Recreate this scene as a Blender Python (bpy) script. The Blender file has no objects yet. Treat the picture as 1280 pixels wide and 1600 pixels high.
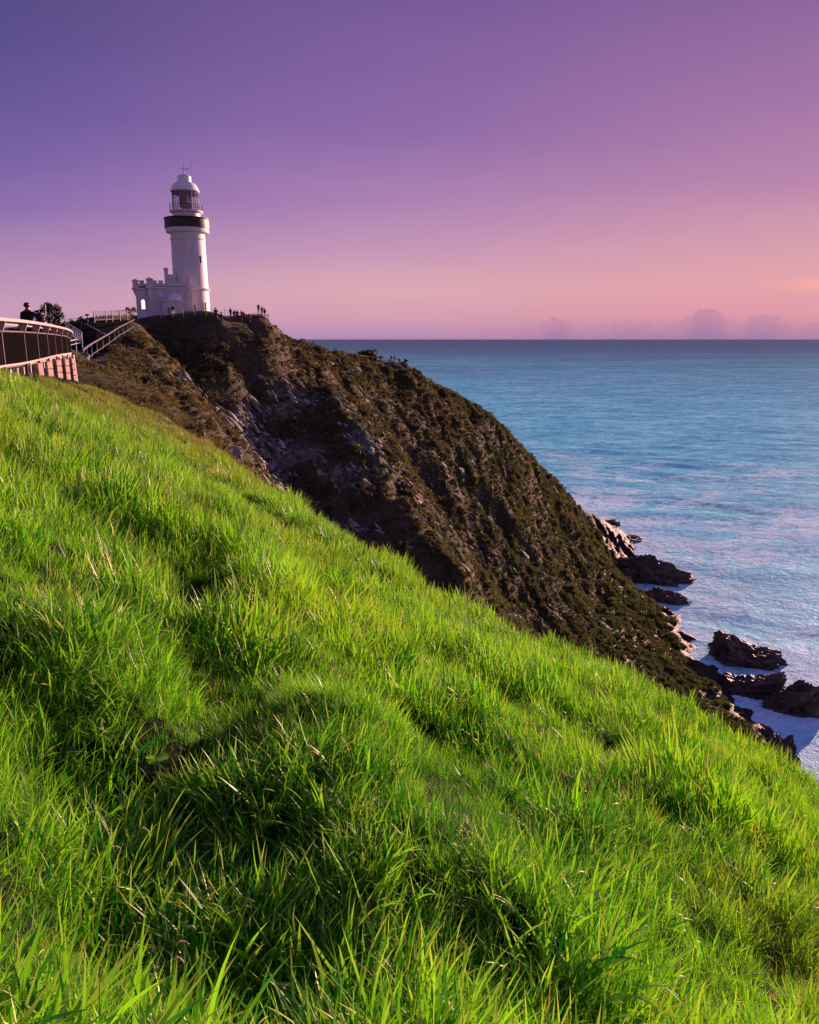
import bpy, math, random
import numpy as np
from mathutils import Vector, Matrix, Euler

# ------------------------------------------------------------------ camera, sky, sun, exposure
S = bpy.context.scene
COL = S.collection
R = math.radians
F = 1182.0                      # focal length in pixels of the 1280x1600 photograph
TH = math.atan(271.0 / F)       # camera looks down by this much
CT, ST = math.cos(TH), math.sin(TH)
SEA = -95.0                     # eye is at z = 0

cam_d = bpy.data.cameras.new('camera')
cam = bpy.data.objects.new('camera', cam_d)
COL.objects.link(cam)
cam.location = (0, 0, 0)
cam.rotation_euler = (math.pi / 2 - TH, 0, 0)
cam_d.sensor_fit = 'AUTO'
cam_d.sensor_width = 36
cam_d.lens = 36 * F / 1600
cam_d.clip_start = 0.05
cam_d.clip_end = 200000
S.camera = cam

EXPO = 1.22
EXF = 2 ** EXPO
S.view_settings.view_transform = 'Standard'
S.view_settings.look = 'None'
S.view_settings.exposure = EXPO
S.view_settings.gamma = 1
S.view_settings.use_curve_mapping = False
S.cycles.max_bounces = 6
S.cycles.transparent_max_bounces = 8
S.cycles.sample_clamp_indirect = 4
S.cycles.use_denoising = True

SUN_AZ, SUN_EL = R(42), R(8)    # azimuth clockwise from the view axis (+y)
sun_vec = Vector((math.sin(SUN_AZ) * math.cos(SUN_EL), math.cos(SUN_AZ) * math.cos(SUN_EL), math.sin(SUN_EL)))
sun_d = bpy.data.lights.new('sun', 'SUN')
sun_d.energy = 5.0
sun_d.angle = R(0.6)
sun_d.color = (1.0, 0.54, 0.43)
sun = bpy.data.objects.new('sun', sun_d)
COL.objects.link(sun)
sun.rotation_euler = (-sun_vec).to_track_quat('-Z', 'Y').to_euler()


def lin(c):
    return tuple(((v / 255) / 12.92 if v / 255 <= 0.04045 else ((v / 255 + 0.055) / 1.055) ** 2.4) for v in c)


class NT:
    """small helper for node trees"""
    def __init__(s, tree):
        s.t = tree
        s.n = tree.nodes
        s.l = tree.links

    def new(s, typ, **kw):
        n = s.n.new(typ)
        for k, v in kw.items():
            setattr(n, k, v)
        return n

    def link(s, a, b):
        s.l.new(a, b)

    def put(s, sock, v):
        if hasattr(v, 'is_output') or hasattr(v, 'links'):
            s.l.new(v, sock)
        else:
            if isinstance(v, tuple) and len(v) == 3 and sock.type == 'RGBA':
                v = v + (1,)
            sock.default_value = v

    def math(s, op, a, b=0.0, c=None, clamp=False):
        n = s.new('ShaderNodeMath', operation=op, use_clamp=clamp)
        s.put(n.inputs[0], a)
        s.put(n.inputs[1], b)
        if c is not None:
            s.put(n.inputs[2], c)
        return n.outputs[0]

    def vmath(s, op, a, b=(0, 0, 0)):
        n = s.new('ShaderNodeVectorMath', operation=op)
        s.put(n.inputs[0], a)
        s.put(n.inputs[1], b)
        return n.outputs['Value'] if op in ('DOT_PRODUCT', 'LENGTH') else n.outputs[0]

    def step(s, v, lo, hi, a=0.0, b=1.0):
        n = s.new('ShaderNodeMapRange', interpolation_type='SMOOTHSTEP')
        s.put(n.inputs[0], v)
        s.put(n.inputs[1], lo)
        s.put(n.inputs[2], hi)
        s.put(n.inputs[3], a)
        s.put(n.inputs[4], b)
        return n.outputs[0]

    def mix(s, f, a, b, mode='MIX'):
        n = s.new('ShaderNodeMix', data_type='RGBA', blend_type=mode)
        s.put(n.inputs[0], f)
        s.put(n.inputs[6], a)
        s.put(n.inputs[7], b)
        return n.outputs[2]

    def ramp(s, f, stops):
        n = s.new('ShaderNodeValToRGB')
        e = n.color_ramp.elements
        while len(e) < len(stops):
            e.new(0.5)
        for el, (p, c) in zip(e, stops):
            el.position = p
            el.color = tuple(c[:3]) + (1,)
        s.put(n.inputs[0], f)
        return n.outputs[0]

    def noise(s, vec, scale, detail=4, rough=0.55, dist=0.0, dims='3D'):
        n = s.new('ShaderNodeTexNoise', noise_dimensions=dims)
        if vec is not None:
            s.put(n.inputs['Vector'], vec)
        n.inputs['Scale'].default_value = scale
        n.inputs['Detail'].default_value = detail
        n.inputs['Roughness'].default_value = rough
        n.inputs['Distortion'].default_value = dist
        return n.outputs[0]

    def scale(s, vec, sc):
        n = s.new('ShaderNodeVectorMath', operation='MULTIPLY')
        s.put(n.inputs[0], vec)
        s.put(n.inputs[1], sc)
        return n.outputs[0]


def build_world():
    w = bpy.data.worlds.new('World')
    S.world = w
    w.use_nodes = True
    w.node_tree.nodes.clear()
    T = NT(w.node_tree)
    d = T.new('ShaderNodeTexCoord').outputs['Generated']
    sep = T.new('ShaderNodeSeparateXYZ')
    T.link(d, sep.inputs[0])
    el = T.math('MULTIPLY', T.math('ARCSINE', sep.outputs[2]), 180 / math.pi)      # degrees
    az = T.math('MULTIPLY', T.math('ARCTAN2', sep.outputs[0], sep.outputs[1]), 180 / math.pi)
    hz = T.new('ShaderNodeCombineXYZ')
    T.link(T.math('MULTIPLY', az, 0.035), hz.inputs[0])
    T.link(T.math('MULTIPLY', el, 0.22), hz.inputs[1])
    uneven = T.noise(hz.outputs[0], 1.0, 4, 0.55, 0.4)
    t = T.math('DIVIDE', T.math('ADD', el, T.math('MULTIPLY', T.math('MULTIPLY', T.math('SUBTRACT', uneven, 0.5), 2.6), T.step(el, 0.3, 4.0))), 90.0, clamp=True)

    def col(c):
        return tuple(v / EXF for v in lin(c))

    def vr(stops):
        return T.ramp(t, [(e / 90.0, col(c)) for e, c in stops])
    left = vr([(0, (184, 146, 180)), (2.2, (194, 152, 180)), (5.0, (168, 130, 175)), (8, (132, 104, 168)), (12, (106, 88, 156)),
               (17, (82, 74, 136)), (22, (68, 66, 118)), (45, (84, 86, 150)), (90, (94, 98, 168))])
    mid = vr([(0, (172, 134, 176)), (1.4, (204, 152, 174)), (3.4, (212, 164, 174)), (6, (194, 148, 178)), (9.5, (166, 124, 174)), (14, (136, 102, 162)),
              (22, (112, 84, 146)), (45, (98, 88, 154)), (90, (94, 98, 168))])
    right = vr([(0, (168, 128, 162)), (1.6, (212, 146, 162)), (3.6, (218, 156, 164)), (6, (204, 150, 168)), (10, (176, 126, 166)), (14, (158, 112, 162)),
                (22, (124, 90, 146)), (45, (104, 90, 154)), (90, (94, 98, 168))])
    back = vr([(0, (158, 116, 148)), (6, (156, 116, 150)), (14, (138, 110, 152)), (26, (114, 102, 156)), (45, (100, 96, 158)), (90, (90, 92, 158))])
    # how far round from the sun's side
    hv = Vector((math.sin(R(50)), math.cos(R(50)), 0))
    hl = T.math('SQRT', T.math('SUBTRACT', 1.0001, T.math('MULTIPLY', sep.outputs[2], sep.outputs[2])))
    q = T.math('DIVIDE', T.vmath('DOT_PRODUCT', d, tuple(hv)), hl)
    c = T.mix(T.step(q, -0.75, 0.1), back, left)
    c = T.mix(T.step(q, 0.12, 0.66), c, mid)
    c = T.mix(T.step(q, 0.58, 0.95), c, right)
    # physical sky added as the scattered blue overhead
    sk = T.new('ShaderNodeTexSky', sky_type='NISHITA')
    sk.sun_disc = False
    sk.sun_elevation = SUN_EL
    sk.sun_rotation = SUN_AZ
    sk.altitude = 95
    c = T.mix(1.0, c, T.mix(1.0, sk.outputs[0], (0.0005, 0.0005, 0.0005), 'MULTIPLY'), 'ADD')
    # cloud bank low over the sea and its cumulus heads (functions of direction only)
    vec = T.new('ShaderNodeCombineXYZ')
    T.link(az, vec.inputs[0])
    T.link(T.math('MULTIPLY', el, 1.7), vec.inputs[1])
    n1 = T.noise(vec.outputs[0], 1.5, 7, 0.66)
    n0 = T.noise(vec.outputs[0], 0.16, 2, 0.5)
    bank = T.math('MULTIPLY', T.step(az, -10, 16), T.math('ADD', 0.45, T.math('MULTIPLY', n0, 1.1)))

    def bump(centre, width, height):
        x = T.math('DIVIDE', T.math('SUBTRACT', az, centre), width)
        return T.math('MULTIPLY', T.math('EXPONENT', T.math('MULTIPLY', T.math('POWER', T.math('ABSOLUTE', x), 3.0), -1.0)), height)
    top = bank
    for cc, ww, hh in ((20.9, 1.3, 1.15), (18.6, 1.8, 0.25), (10.7, 0.9, 0.75), (15.2, 1.6, 0.35), (24.4, 1.3, 0.75), (33, 5, 0.9), (45, 7, 0.8)):
        top = T.math('ADD', top, bump(cc, ww, hh))
    edge = T.math('SUBTRACT', T.math('ADD', top, T.math('MULTIPLY', T.math('SUBTRACT', n1, 0.5), 2.3)), el)
    m = T.step(edge, -0.04, 0.32)
    depth = T.step(edge, 0.0, 1.9)
    cc1 = T.mix(depth, col((192, 136, 162)), col((148, 116, 162)))
    c = T.mix(T.math('MULTIPLY', m, 0.62), c, cc1)
    # bright cumulus rims
    rim = T.math('MULTIPLY', T.math('MULTIPLY', T.step(edge, -0.02, 0.1), T.step(edge, 0.32, 0.12)), T.step(el, 1.2, 2.0))
    c = T.mix(T.math('MULTIPLY', rim, 0.35), c, col((240, 178, 172)))
    # thin wisp at the right
    v2 = T.new('ShaderNodeCombineXYZ')
    T.link(T.math('MULTIPLY', az, 0.5), v2.inputs[0])
    T.link(T.math('MULTIPLY', el, 4.0), v2.inputs[1])
    n2 = T.noise(v2.outputs[0], 1.1, 5, 0.6)
    wm = T.math('MULTIPLY', bump(28.0, 2.4, 1.0), T.step(T.math('ABSOLUTE', T.math('SUBTRACT', el, 3.4)), 0.55, 0.05))
    wm = T.math('MULTIPLY', wm, T.step(n2, 0.3, 0.5))
    c = T.mix(T.math('MULTIPLY', wm, 0.8), c, col((244, 170, 156)))
    bg = T.new('ShaderNodeBackground')
    T.link(c, bg.inputs[0])
    bg.inputs[1].default_value = 1.07
    out = T.new('ShaderNodeOutputWorld')
    T.link(bg.outputs[0], out.inputs[0])


build_world()

# ------------------------------------------------------------------ small tools
rng = np.random.default_rng(7)
random.seed(7)


def ray(px, py):
    """horizontal slope and vertical slope of the sight line through a photo pixel, per metre of forward distance"""
    Yc = -(py - 800.0) / F
    y = CT + Yc * ST
    return ((px - 640.0) / F / y, (-ST + Yc * CT) / y)


def at(px, py, D):
    a, b = ray(px, py)
    return (a * D, D, b * D)


def perlin(x, y, seed=0):
    r = np.random.default_rng(seed)
    perm = r.permutation(256)
    ang = r.random(256) * 2 * np.pi
    gx, gy = np.cos(ang), np.sin(ang)
    xi, yi = np.floor(x).astype(int), np.floor(y).astype(int)
    xf, yf = x - xi, y - yi
    u, v = xf * xf * xf * (xf * (xf * 6 - 15) + 10), yf * yf * yf * (yf * (yf * 6 - 15) + 10)

    def g(ix, iy, dx, dy):
        h = perm[(perm[ix & 255] + iy) & 255]
        return gx[h] * dx + gy[h] * dy
    a = g(xi, yi, xf, yf)
    b = g(xi + 1, yi, xf - 1, yf)
    c = g(xi, yi + 1, xf, yf - 1)
    d = g(xi + 1, yi + 1, xf - 1, yf - 1)
    return (a + u * (b - a)) * (1 - v) + (c + u * (d - c)) * v


def fbm(x, y, seed=0, octs=4, gain=0.5):
    s, a, tot = 0, 1.0, 0
    for o in range(octs):
        s = s + a * perlin(x * 2 ** o, y * 2 ** o, seed + o)
        a *= gain
    return s


def mat(name, build):
    m = bpy.data.materials.new(name)
    m.use_nodes = True
    m.node_tree.nodes.clear()
    T = NT(m.node_tree)
    out = T.new('ShaderNodeOutputMaterial')
    sh = build(T)
    T.link(sh, out.inputs['Surface'])
    return m


def pbsdf(T, color, rough=0.6, normal=None, metal=0.0, spec=0.5):
    p = T.new('ShaderNodeBsdfPrincipled')
    T.put(p.inputs['Base Color'], color)
    T.put(p.inputs['Roughness'], rough)
    p.inputs['Metallic'].default_value = metal
    T.put(p.inputs['Specular IOR Level'], spec)
    if normal is not None:
        T.link(normal, p.inputs['Normal'])
    return p.outputs[0]


def bumpn(T, h, strength=0.4, dist=0.1):
    b = T.new('ShaderNodeBump')
    b.inputs['Strength'].default_value = strength
    b.inputs['Distance'].default_value = dist
    T.put(b.inputs['Height'], h)
    return b.outputs[0]


def simple(name, c, rough=0.6, var=0.25, sc=3.0, spec=0.4, metal=0.0, bump=0.15):
    """plain paint, timber, cloth... with mottled wear"""
    def f(T):
        p = T.new('ShaderNodeTexCoord').outputs['Object']
        n = T.noise(p, sc, 5, 0.6)
        n2 = T.noise(p, sc * 7, 3, 0.6)
        k = T.math('ADD', T.math('MULTIPLY', n, 0.7), T.math('MULTIPLY', n2, 0.3))
        col = T.mix(T.step(k, 0.3, 0.7), tuple(v * (1 - var) for v in c), tuple(min(1, v * (1 + var * 0.6)) for v in c))
        return pbsdf(T, col, rough, bumpn(T, n2, bump, 0.02), metal, spec)
    return mat(name, f)


class MB:
    """collects shapes and links them as ONE mesh object"""
    def __init__(s):
        s.v, s.f, s.sm = [], [], []

    def add(s, vs, fs, smooth=False, M=None):
        o = len(s.v)
        if M is not None:
            vs = [tuple(M @ Vector(p)) for p in vs]
        s.v += [tuple(p) for p in vs]
        s.f += [tuple(i + o for i in f) for f in fs]
        s.sm += [smooth] * len(fs)
        return s

    def box(s, c, d, M=None, taper=1.0):
        x, y, z = (k / 2 for k in d)
        t = taper
        vs = [(-x, -y, -z), (x, -y, -z), (x, y, -z), (-x, y, -z), (-x * t, -y * t, z), (x * t, -y * t, z), (x * t, y * t, z), (-x * t, y * t, z)]
        vs = [(a + c[0], b + c[1], e + c[2]) for a, b, e in vs]
        return s.add(vs, [(0, 3, 2, 1), (4, 5, 6, 7), (0, 1, 5, 4), (1, 2, 6, 5), (2, 3, 7, 6), (3, 0, 4, 7)], False, M)

    def bar(s, a, b, w, h, up=(0, 0, 1)):
        """rectangular bar from a to b"""
        a, b = Vector(a), Vector(b)
        d = (b - a)
        L = d.length
        d.normalize()
        u = Vector(up)
        x = d.cross(u)
        if x.length < 1e-4:
            x = Vector((1, 0, 0))
        x.normalize()
        z = x.cross(d)
        vs = []
        for p in (a, b):
            for i, j in ((-1, -1), (1, -1), (1, 1), (-1, 1)):
                vs.append(p + x * (i * w / 2) + z * (j * h / 2))
        return s.add(vs, [(3, 2, 1, 0), (4, 5, 6, 7), (0, 1, 5, 4), (1, 2, 6, 5), (2, 3, 7, 6), (3, 0, 4, 7)])

    def tube(s, pts, r, n=8):
        pts = [Vector(p) for p in pts]
        rs = r if isinstance(r, (list, tuple)) else [r] * len(pts)
        vs, fs = [], []
        for i, p in enumerate(pts):
            a = pts[max(0, i - 1)]
            b = pts[min(len(pts) - 1, i + 1)]
            d = (b - a).normalized()
            x = d.cross(Vector((0, 0, 1)))
            if x.length < 0.05:
                x = d.cross(Vector((1, 0, 0)))
            x.normalize()
            y = x.cross(d)
            for k in range(n):
                t = 2 * math.pi * k / n
                vs.append(p + (x * math.cos(t) + y * math.sin(t)) * rs[i])
        for i in range(len(pts) - 1):
            for k in range(n):
                k2 = (k + 1) % n
                fs.append((i * n + k, i * n + k2, (i + 1) * n + k2, (i + 1) * n + k))
        fs.append(tuple(range(n)))
        fs.append(tuple((len(pts) - 1) * n + k for k in reversed(range(n))))
        return s.add(vs, fs, True)

    def lathe(s, prof, n=48, c=(0, 0, 0), a0=0, a1=2 * math.pi, smooth=True):
        """profile of (radius, z); sharp corners come from doubled points"""
        full = abs(a1 - a0 - 2 * math.pi) < 1e-6
        cols = n if full else n + 1
        vs, fs = [], []
        for (r, z) in prof:
            for k in range(cols):
                t = a0 + (a1 - a0) * k / n
                vs.append((c[0] + r * math.cos(t), c[1] + r * math.sin(t), c[2] + z))
        for i in range(len(prof) - 1):
            if prof[i] == prof[i + 1]:
                continue
            for k in range(n):
                k2 = (k + 1) % cols
                fs.append((i * cols + k, i * cols + k2, (i + 1) * cols + k2, (i + 1) * cols + k))
        return s.add(vs, fs, smooth)

    def build(s, name, m, parent=None, loc=(0, 0, 0), rot=(0, 0, 0)):
        me = bpy.data.meshes.new(name)
        me.from_pydata(s.v, [], s.f)
        me.polygons.foreach_set('use_smooth', s.sm)
        if m:
            me.materials.append(m)
        me.update()
        o = bpy.data.objects.new(name, me)
        COL.objects.link(o)
        o.location = loc
        o.rotation_euler = rot
        if parent:
            o.parent = parent
        return o


def tag(o, label=None, cat=None, group=None, kind=None):
    if label:
        o['label'] = label
    if cat:
        o['category'] = cat
    if group:
        o['group'] = group
    if kind:
        o['kind'] = kind
    return o


def thing(name, label, cat, loc=(0, 0, 0), rz=0.0, group=None):
    o = bpy.data.objects.new(name, None)
    COL.objects.link(o)
    o.empty_display_size = 0.2
    o.location = loc
    o.rotation_euler = (0, 0, rz)
    return tag(o, label, cat, group)


def copy_tree(o, parent=None):
    c = o.copy()
    COL.objects.link(c)
    if parent:
        c.parent = parent
    for ch in list(o.children):
        copy_tree(ch, c)
    return c


def grid_mesh(name, X, Y, Z, material, attrs=None, smooth=True):
    n, m = X.shape
    me = bpy.data.meshes.new(name)
    idx = np.arange(n * m).reshape(n, m)
    q = np.stack([idx[:-1, :-1], idx[:-1, 1:], idx[1:, 1:], idx[1:, :-1]], -1).reshape(-1, 4)
    me.vertices.add(n * m)
    me.vertices.foreach_set('co', np.stack([X, Y, Z], -1).astype(np.float32).ravel())
    me.loops.add(q.size)
    me.loops.foreach_set('vertex_index', q.astype(np.int32).ravel())
    me.polygons.add(len(q))
    me.polygons.foreach_set('loop_start', np.arange(0, q.size, 4, dtype=np.int32))
    me.update(calc_edges=True)
    me.polygons.foreach_set('use_smooth', np.full(len(q), smooth))
    for k, v in (attrs or {}).items():
        a = me.attributes.new(k, 'FLOAT', 'POINT')
        a.data.foreach_set('value', v.astype(np.float32).ravel())
    me.materials.append(material)
    o = bpy.data.objects.new(name, me)
    COL.objects.link(o)
    return o


PROTO = {}


def scatter(name, protos, pts, rot, scl, idx, material=None):
    """one object that instances small tufts on its points (for growth nobody could count)"""
    c = bpy.data.collections.new(name + '_sources')
    for o in protos:
        c.objects.link(o)
        COL.objects.unlink(o)
    me = bpy.data.meshes.new(name)
    N = len(pts)
    me.vertices.add(N)
    me.vertices.foreach_set('co', np.asarray(pts, np.float32).ravel())
    a = me.attributes.new('rot', 'FLOAT_VECTOR', 'POINT')
    a.data.foreach_set('vector', np.asarray(rot, np.float32).ravel())
    a = me.attributes.new('scl', 'FLOAT_VECTOR', 'POINT')
    a.data.foreach_set('vector', np.asarray(scl, np.float32).ravel())
    a = me.attributes.new('idx', 'INT', 'POINT')
    a.data.foreach_set('value', np.asarray(idx, np.int32))
    o = bpy.data.objects.new(name, me)
    COL.objects.link(o)
    g = bpy.data.node_groups.new(name, 'GeometryNodeTree')
    g.interface.new_socket('Geometry', in_out='INPUT', socket_type='NodeSocketGeometry')
    g.interface.new_socket('Geometry', in_out='OUTPUT', socket_type='NodeSocketGeometry')
    N_, L_ = g.nodes, g.links
    gi, go = N_.new('NodeGroupInput'), N_.new('NodeGroupOutput')
    iop = N_.new('GeometryNodeInstanceOnPoints')
    ci = N_.new('GeometryNodeCollectionInfo')
    ci.inputs['Collection'].default_value = c
    ci.inputs['Separate Children'].default_value = True
    ci.inputs['Reset Children'].default_value = True

    def na(nm, typ):
        n = N_.new('GeometryNodeInputNamedAttribute')
        n.data_type = typ
        n.inputs['Name'].default_value = nm
        return n.outputs['Attribute']
    e2r = N_.new('FunctionNodeEulerToRotation')
    L_.new(na('rot', 'FLOAT_VECTOR'), e2r.inputs[0])
    L_.new(gi.outputs[0], iop.inputs['Points'])
    L_.new(ci.outputs[0], iop.inputs['Instance'])
    iop.inputs['Pick Instance'].default_value = True
    L_.new(na('idx', 'INT'), iop.inputs['Instance Index'])
    L_.new(e2r.outputs[0], iop.inputs['Rotation'])
    L_.new(na('scl', 'FLOAT_VECTOR'), iop.inputs['Scale'])
    L_.new(iop.outputs[0], go.inputs[0])
    md = o.modifiers.new('scatter', 'NODES')
    md.node_group = g
    return o


# ------------------------------------------------------------------ materials
def m_leafy(name, base, tip, dry, trans=0.45, dryness=0.35, rough=0.45, psc=0.5):
    def f(T):
        a = T.new('ShaderNodeAttribute', attribute_name='bl')
        sp = T.new('ShaderNodeSeparateColor')
        T.link(a.outputs['Color'], sp.inputs[0])
        oi = T.new('ShaderNodeObjectInfo').outputs['Random']
        pos = T.new('ShaderNodeNewGeometry').outputs['Position']
        n = T.noise(pos, psc, 3, 0.6)
        k = T.math('ADD', T.math('MULTIPLY', sp.outputs[0], 0.6), T.math('MULTIPLY', oi, 0.35))
        k = T.math('ADD', k, T.math('MULTIPLY', T.math('SUBTRACT', n, 0.5), 1.1))
        c = T.mix(T.step(k, 0.12, 0.8), base, tip)
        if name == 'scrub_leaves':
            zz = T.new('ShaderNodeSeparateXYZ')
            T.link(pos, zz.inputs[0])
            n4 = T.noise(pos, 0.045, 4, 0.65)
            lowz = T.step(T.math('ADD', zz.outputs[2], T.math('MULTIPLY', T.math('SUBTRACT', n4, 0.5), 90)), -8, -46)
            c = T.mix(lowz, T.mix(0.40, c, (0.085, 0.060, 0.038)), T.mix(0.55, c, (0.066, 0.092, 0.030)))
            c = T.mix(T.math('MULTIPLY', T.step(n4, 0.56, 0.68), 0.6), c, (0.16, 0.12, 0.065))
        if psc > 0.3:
            pale = T.math('MULTIPLY', T.step(sp.outputs[2], 0.45, 0.8), T.step(sp.outputs[1], 0.4, 1.0))  # sunlit highlight painted into the upper part of some blades
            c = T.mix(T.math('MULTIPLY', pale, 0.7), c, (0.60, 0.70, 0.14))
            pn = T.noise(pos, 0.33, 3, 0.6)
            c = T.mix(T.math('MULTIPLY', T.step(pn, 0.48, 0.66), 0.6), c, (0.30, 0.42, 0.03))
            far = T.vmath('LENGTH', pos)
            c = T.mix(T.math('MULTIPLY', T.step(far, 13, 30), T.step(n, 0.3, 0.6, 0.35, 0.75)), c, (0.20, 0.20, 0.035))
        dm = T.math('MULTIPLY', T.step(sp.outputs[2], 0.86, 0.97), T.step(n, 0.35, 0.6, 0.35, 1.0))
        c = T.mix(T.math('MULTIPLY', dm, dryness * 2, clamp=True), c, dry)
        p = pbsdf(T, c, rough, None, 0, 0.36)
        tr = T.new('ShaderNodeBsdfTranslucent')
        T.put(tr.inputs[0], T.mix(1.0, c, (1.2, 1.45, 0.5), 'MULTIPLY'))
        mx = T.new('ShaderNodeMixShader')
        mx.inputs[0].default_value = trans
        T.link(p, mx.inputs[1])
        T.link(tr.outputs[0], mx.inputs[2])
        return mx.outputs[0]
    return mat(name, f)


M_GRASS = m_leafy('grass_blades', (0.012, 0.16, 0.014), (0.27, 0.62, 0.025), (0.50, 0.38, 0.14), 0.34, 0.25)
M_DRY = m_leafy('dry_grass_blades', (0.22, 0.20, 0.05), (0.34, 0.27, 0.09), (0.45, 0.32, 0.15), 0.4, 0.5, 0.45, 0.25)
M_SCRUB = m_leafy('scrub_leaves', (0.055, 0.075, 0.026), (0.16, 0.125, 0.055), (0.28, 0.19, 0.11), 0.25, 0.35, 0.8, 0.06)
M_BRUSH = m_leafy('brown_brush', (0.10, 0.085, 0.035), (0.20, 0.14, 0.065), (0.28, 0.18, 0.09), 0.25, 0.4, 0.7, 0.2)
M_BUSH = m_leafy('bush_leaves', (0.012, 0.014, 0.008), (0.03, 0.028, 0.014), (0.05, 0.04, 0.02), 0.15, 0.2, 0.6, 0.25)


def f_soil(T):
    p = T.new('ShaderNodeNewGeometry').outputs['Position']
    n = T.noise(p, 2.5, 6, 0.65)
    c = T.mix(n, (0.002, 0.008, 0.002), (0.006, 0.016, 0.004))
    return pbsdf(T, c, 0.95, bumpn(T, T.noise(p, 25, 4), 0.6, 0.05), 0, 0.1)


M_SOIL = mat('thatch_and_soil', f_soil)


def f_land(T):
    g = T.new('ShaderNodeNewGeometry')
    p = g.outputs['Position']
    rk = T.new('ShaderNodeAttribute', attribute_name='rock').outputs['Fac']
    gr = T.new('ShaderNodeAttribute', attribute_name='turf').outputs['Fac']
    n1 = T.noise(p, 0.18, 6, 0.65)
    n2 = T.noise(p, 1.3, 6, 0.7)
    n3 = T.noise(T.scale(p, (1, 1, 0.35)), 0.7, 7, 0.72, 0.6)
    veg = T.mix(T.step(n1, 0.35, 0.65), (0.040, 0.048, 0.018), (0.095, 0.072, 0.038))
    veg = T.mix(T.step(n2, 0.5, 0.8), veg, (0.15, 0.115, 0.065))
    rock = T.mix(T.step(n3, 0.38, 0.62), (0.055, 0.052, 0.038), (0.20, 0.20, 0.15))
    rock = T.mix(T.step(T.noise(p, 0.9, 6, 0.75, 0.4), 0.60, 0.72), rock, (0.50, 0.48, 0.47))
    c = T.mix(T.step(T.math('ADD', rk, T.math('MULTIPLY', T.math('SUBTRACT', n2, 0.5), 1.2)), 0.40, 0.60), veg, rock)
    c = T.mix(T.step(gr, 0.3, 0.7), c, T.mix(n2, (0.035, 0.05, 0.013), (0.08, 0.085, 0.025)))
    # wet bare rock by the water line, colour darkened higher up to dull the sunlight
    z = T.new('ShaderNodeSeparateXYZ')
    T.link(p, z.inputs[0])
    wet = T.step(T.math('ADD', z.outputs[2], T.math('MULTIPLY', n1, 8)), SEA + 26, SEA + 15)
    c = T.mix(wet, c, T.mix(n2, (0.010, 0.008, 0.006), (0.026, 0.019, 0.014)))
    h = T.math('ADD', T.math('MULTIPLY', n3, 1.0), T.math('MULTIPLY', n2, 0.6))
    return pbsdf(T, c, T.math('SUBTRACT', 0.9, T.math('MULTIPLY', wet, 0.3)), bumpn(T, h, 0.9, 1.0), 0, 0.25)


M_LAND = mat('headland_ground', f_land)


def f_searock(T):
    p = T.new('ShaderNodeNewGeometry').outputs['Position']
    n = T.noise(p, 0.5, 7, 0.7, 0.5)
    n2 = T.noise(p, 2.2, 5, 0.7)
    c = T.mix(T.step(n, 0.3, 0.7), (0.045, 0.033, 0.024), (0.17, 0.125, 0.092))
    c = T.mix(T.step(n2, 0.62, 0.75), c, (0.36, 0.32, 0.28))
    return pbsdf(T, c, 0.5, bumpn(T, T.math('ADD', n, n2), 0.9, 0.8), 0, 0.4)


M_SEAROCK = mat('wet_rock', f_searock)


def f_chip(T):
    p = T.new('ShaderNodeNewGeometry').outputs['Position']
    oi = T.new('ShaderNodeObjectInfo').outputs['Random']
    n = T.noise(p, 1.6, 6, 0.72, 0.4)
    c = T.mix(T.step(T.math('ADD', T.math('MULTIPLY', n, 0.9), T.math('MULTIPLY', oi, 0.4)), 0.35, 0.85), (0.055, 0.056, 0.040), (0.30, 0.31, 0.23))
    c = T.mix(T.math('MULTIPLY', T.step(oi, 0.86, 0.93), T.step(n, 0.4, 0.6)), c, (0.52, 0.49, 0.48))
    c = T.mix(T.step(T.noise(p, 0.6, 4, 0.6), 0.55, 0.7), c, (0.06, 0.058, 0.028))
    return pbsdf(T, c, 0.8, bumpn(T, n, 0.7, 0.3), 0, 0.25)


M_CHIP = mat('cliff_rock', f_chip)


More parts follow.
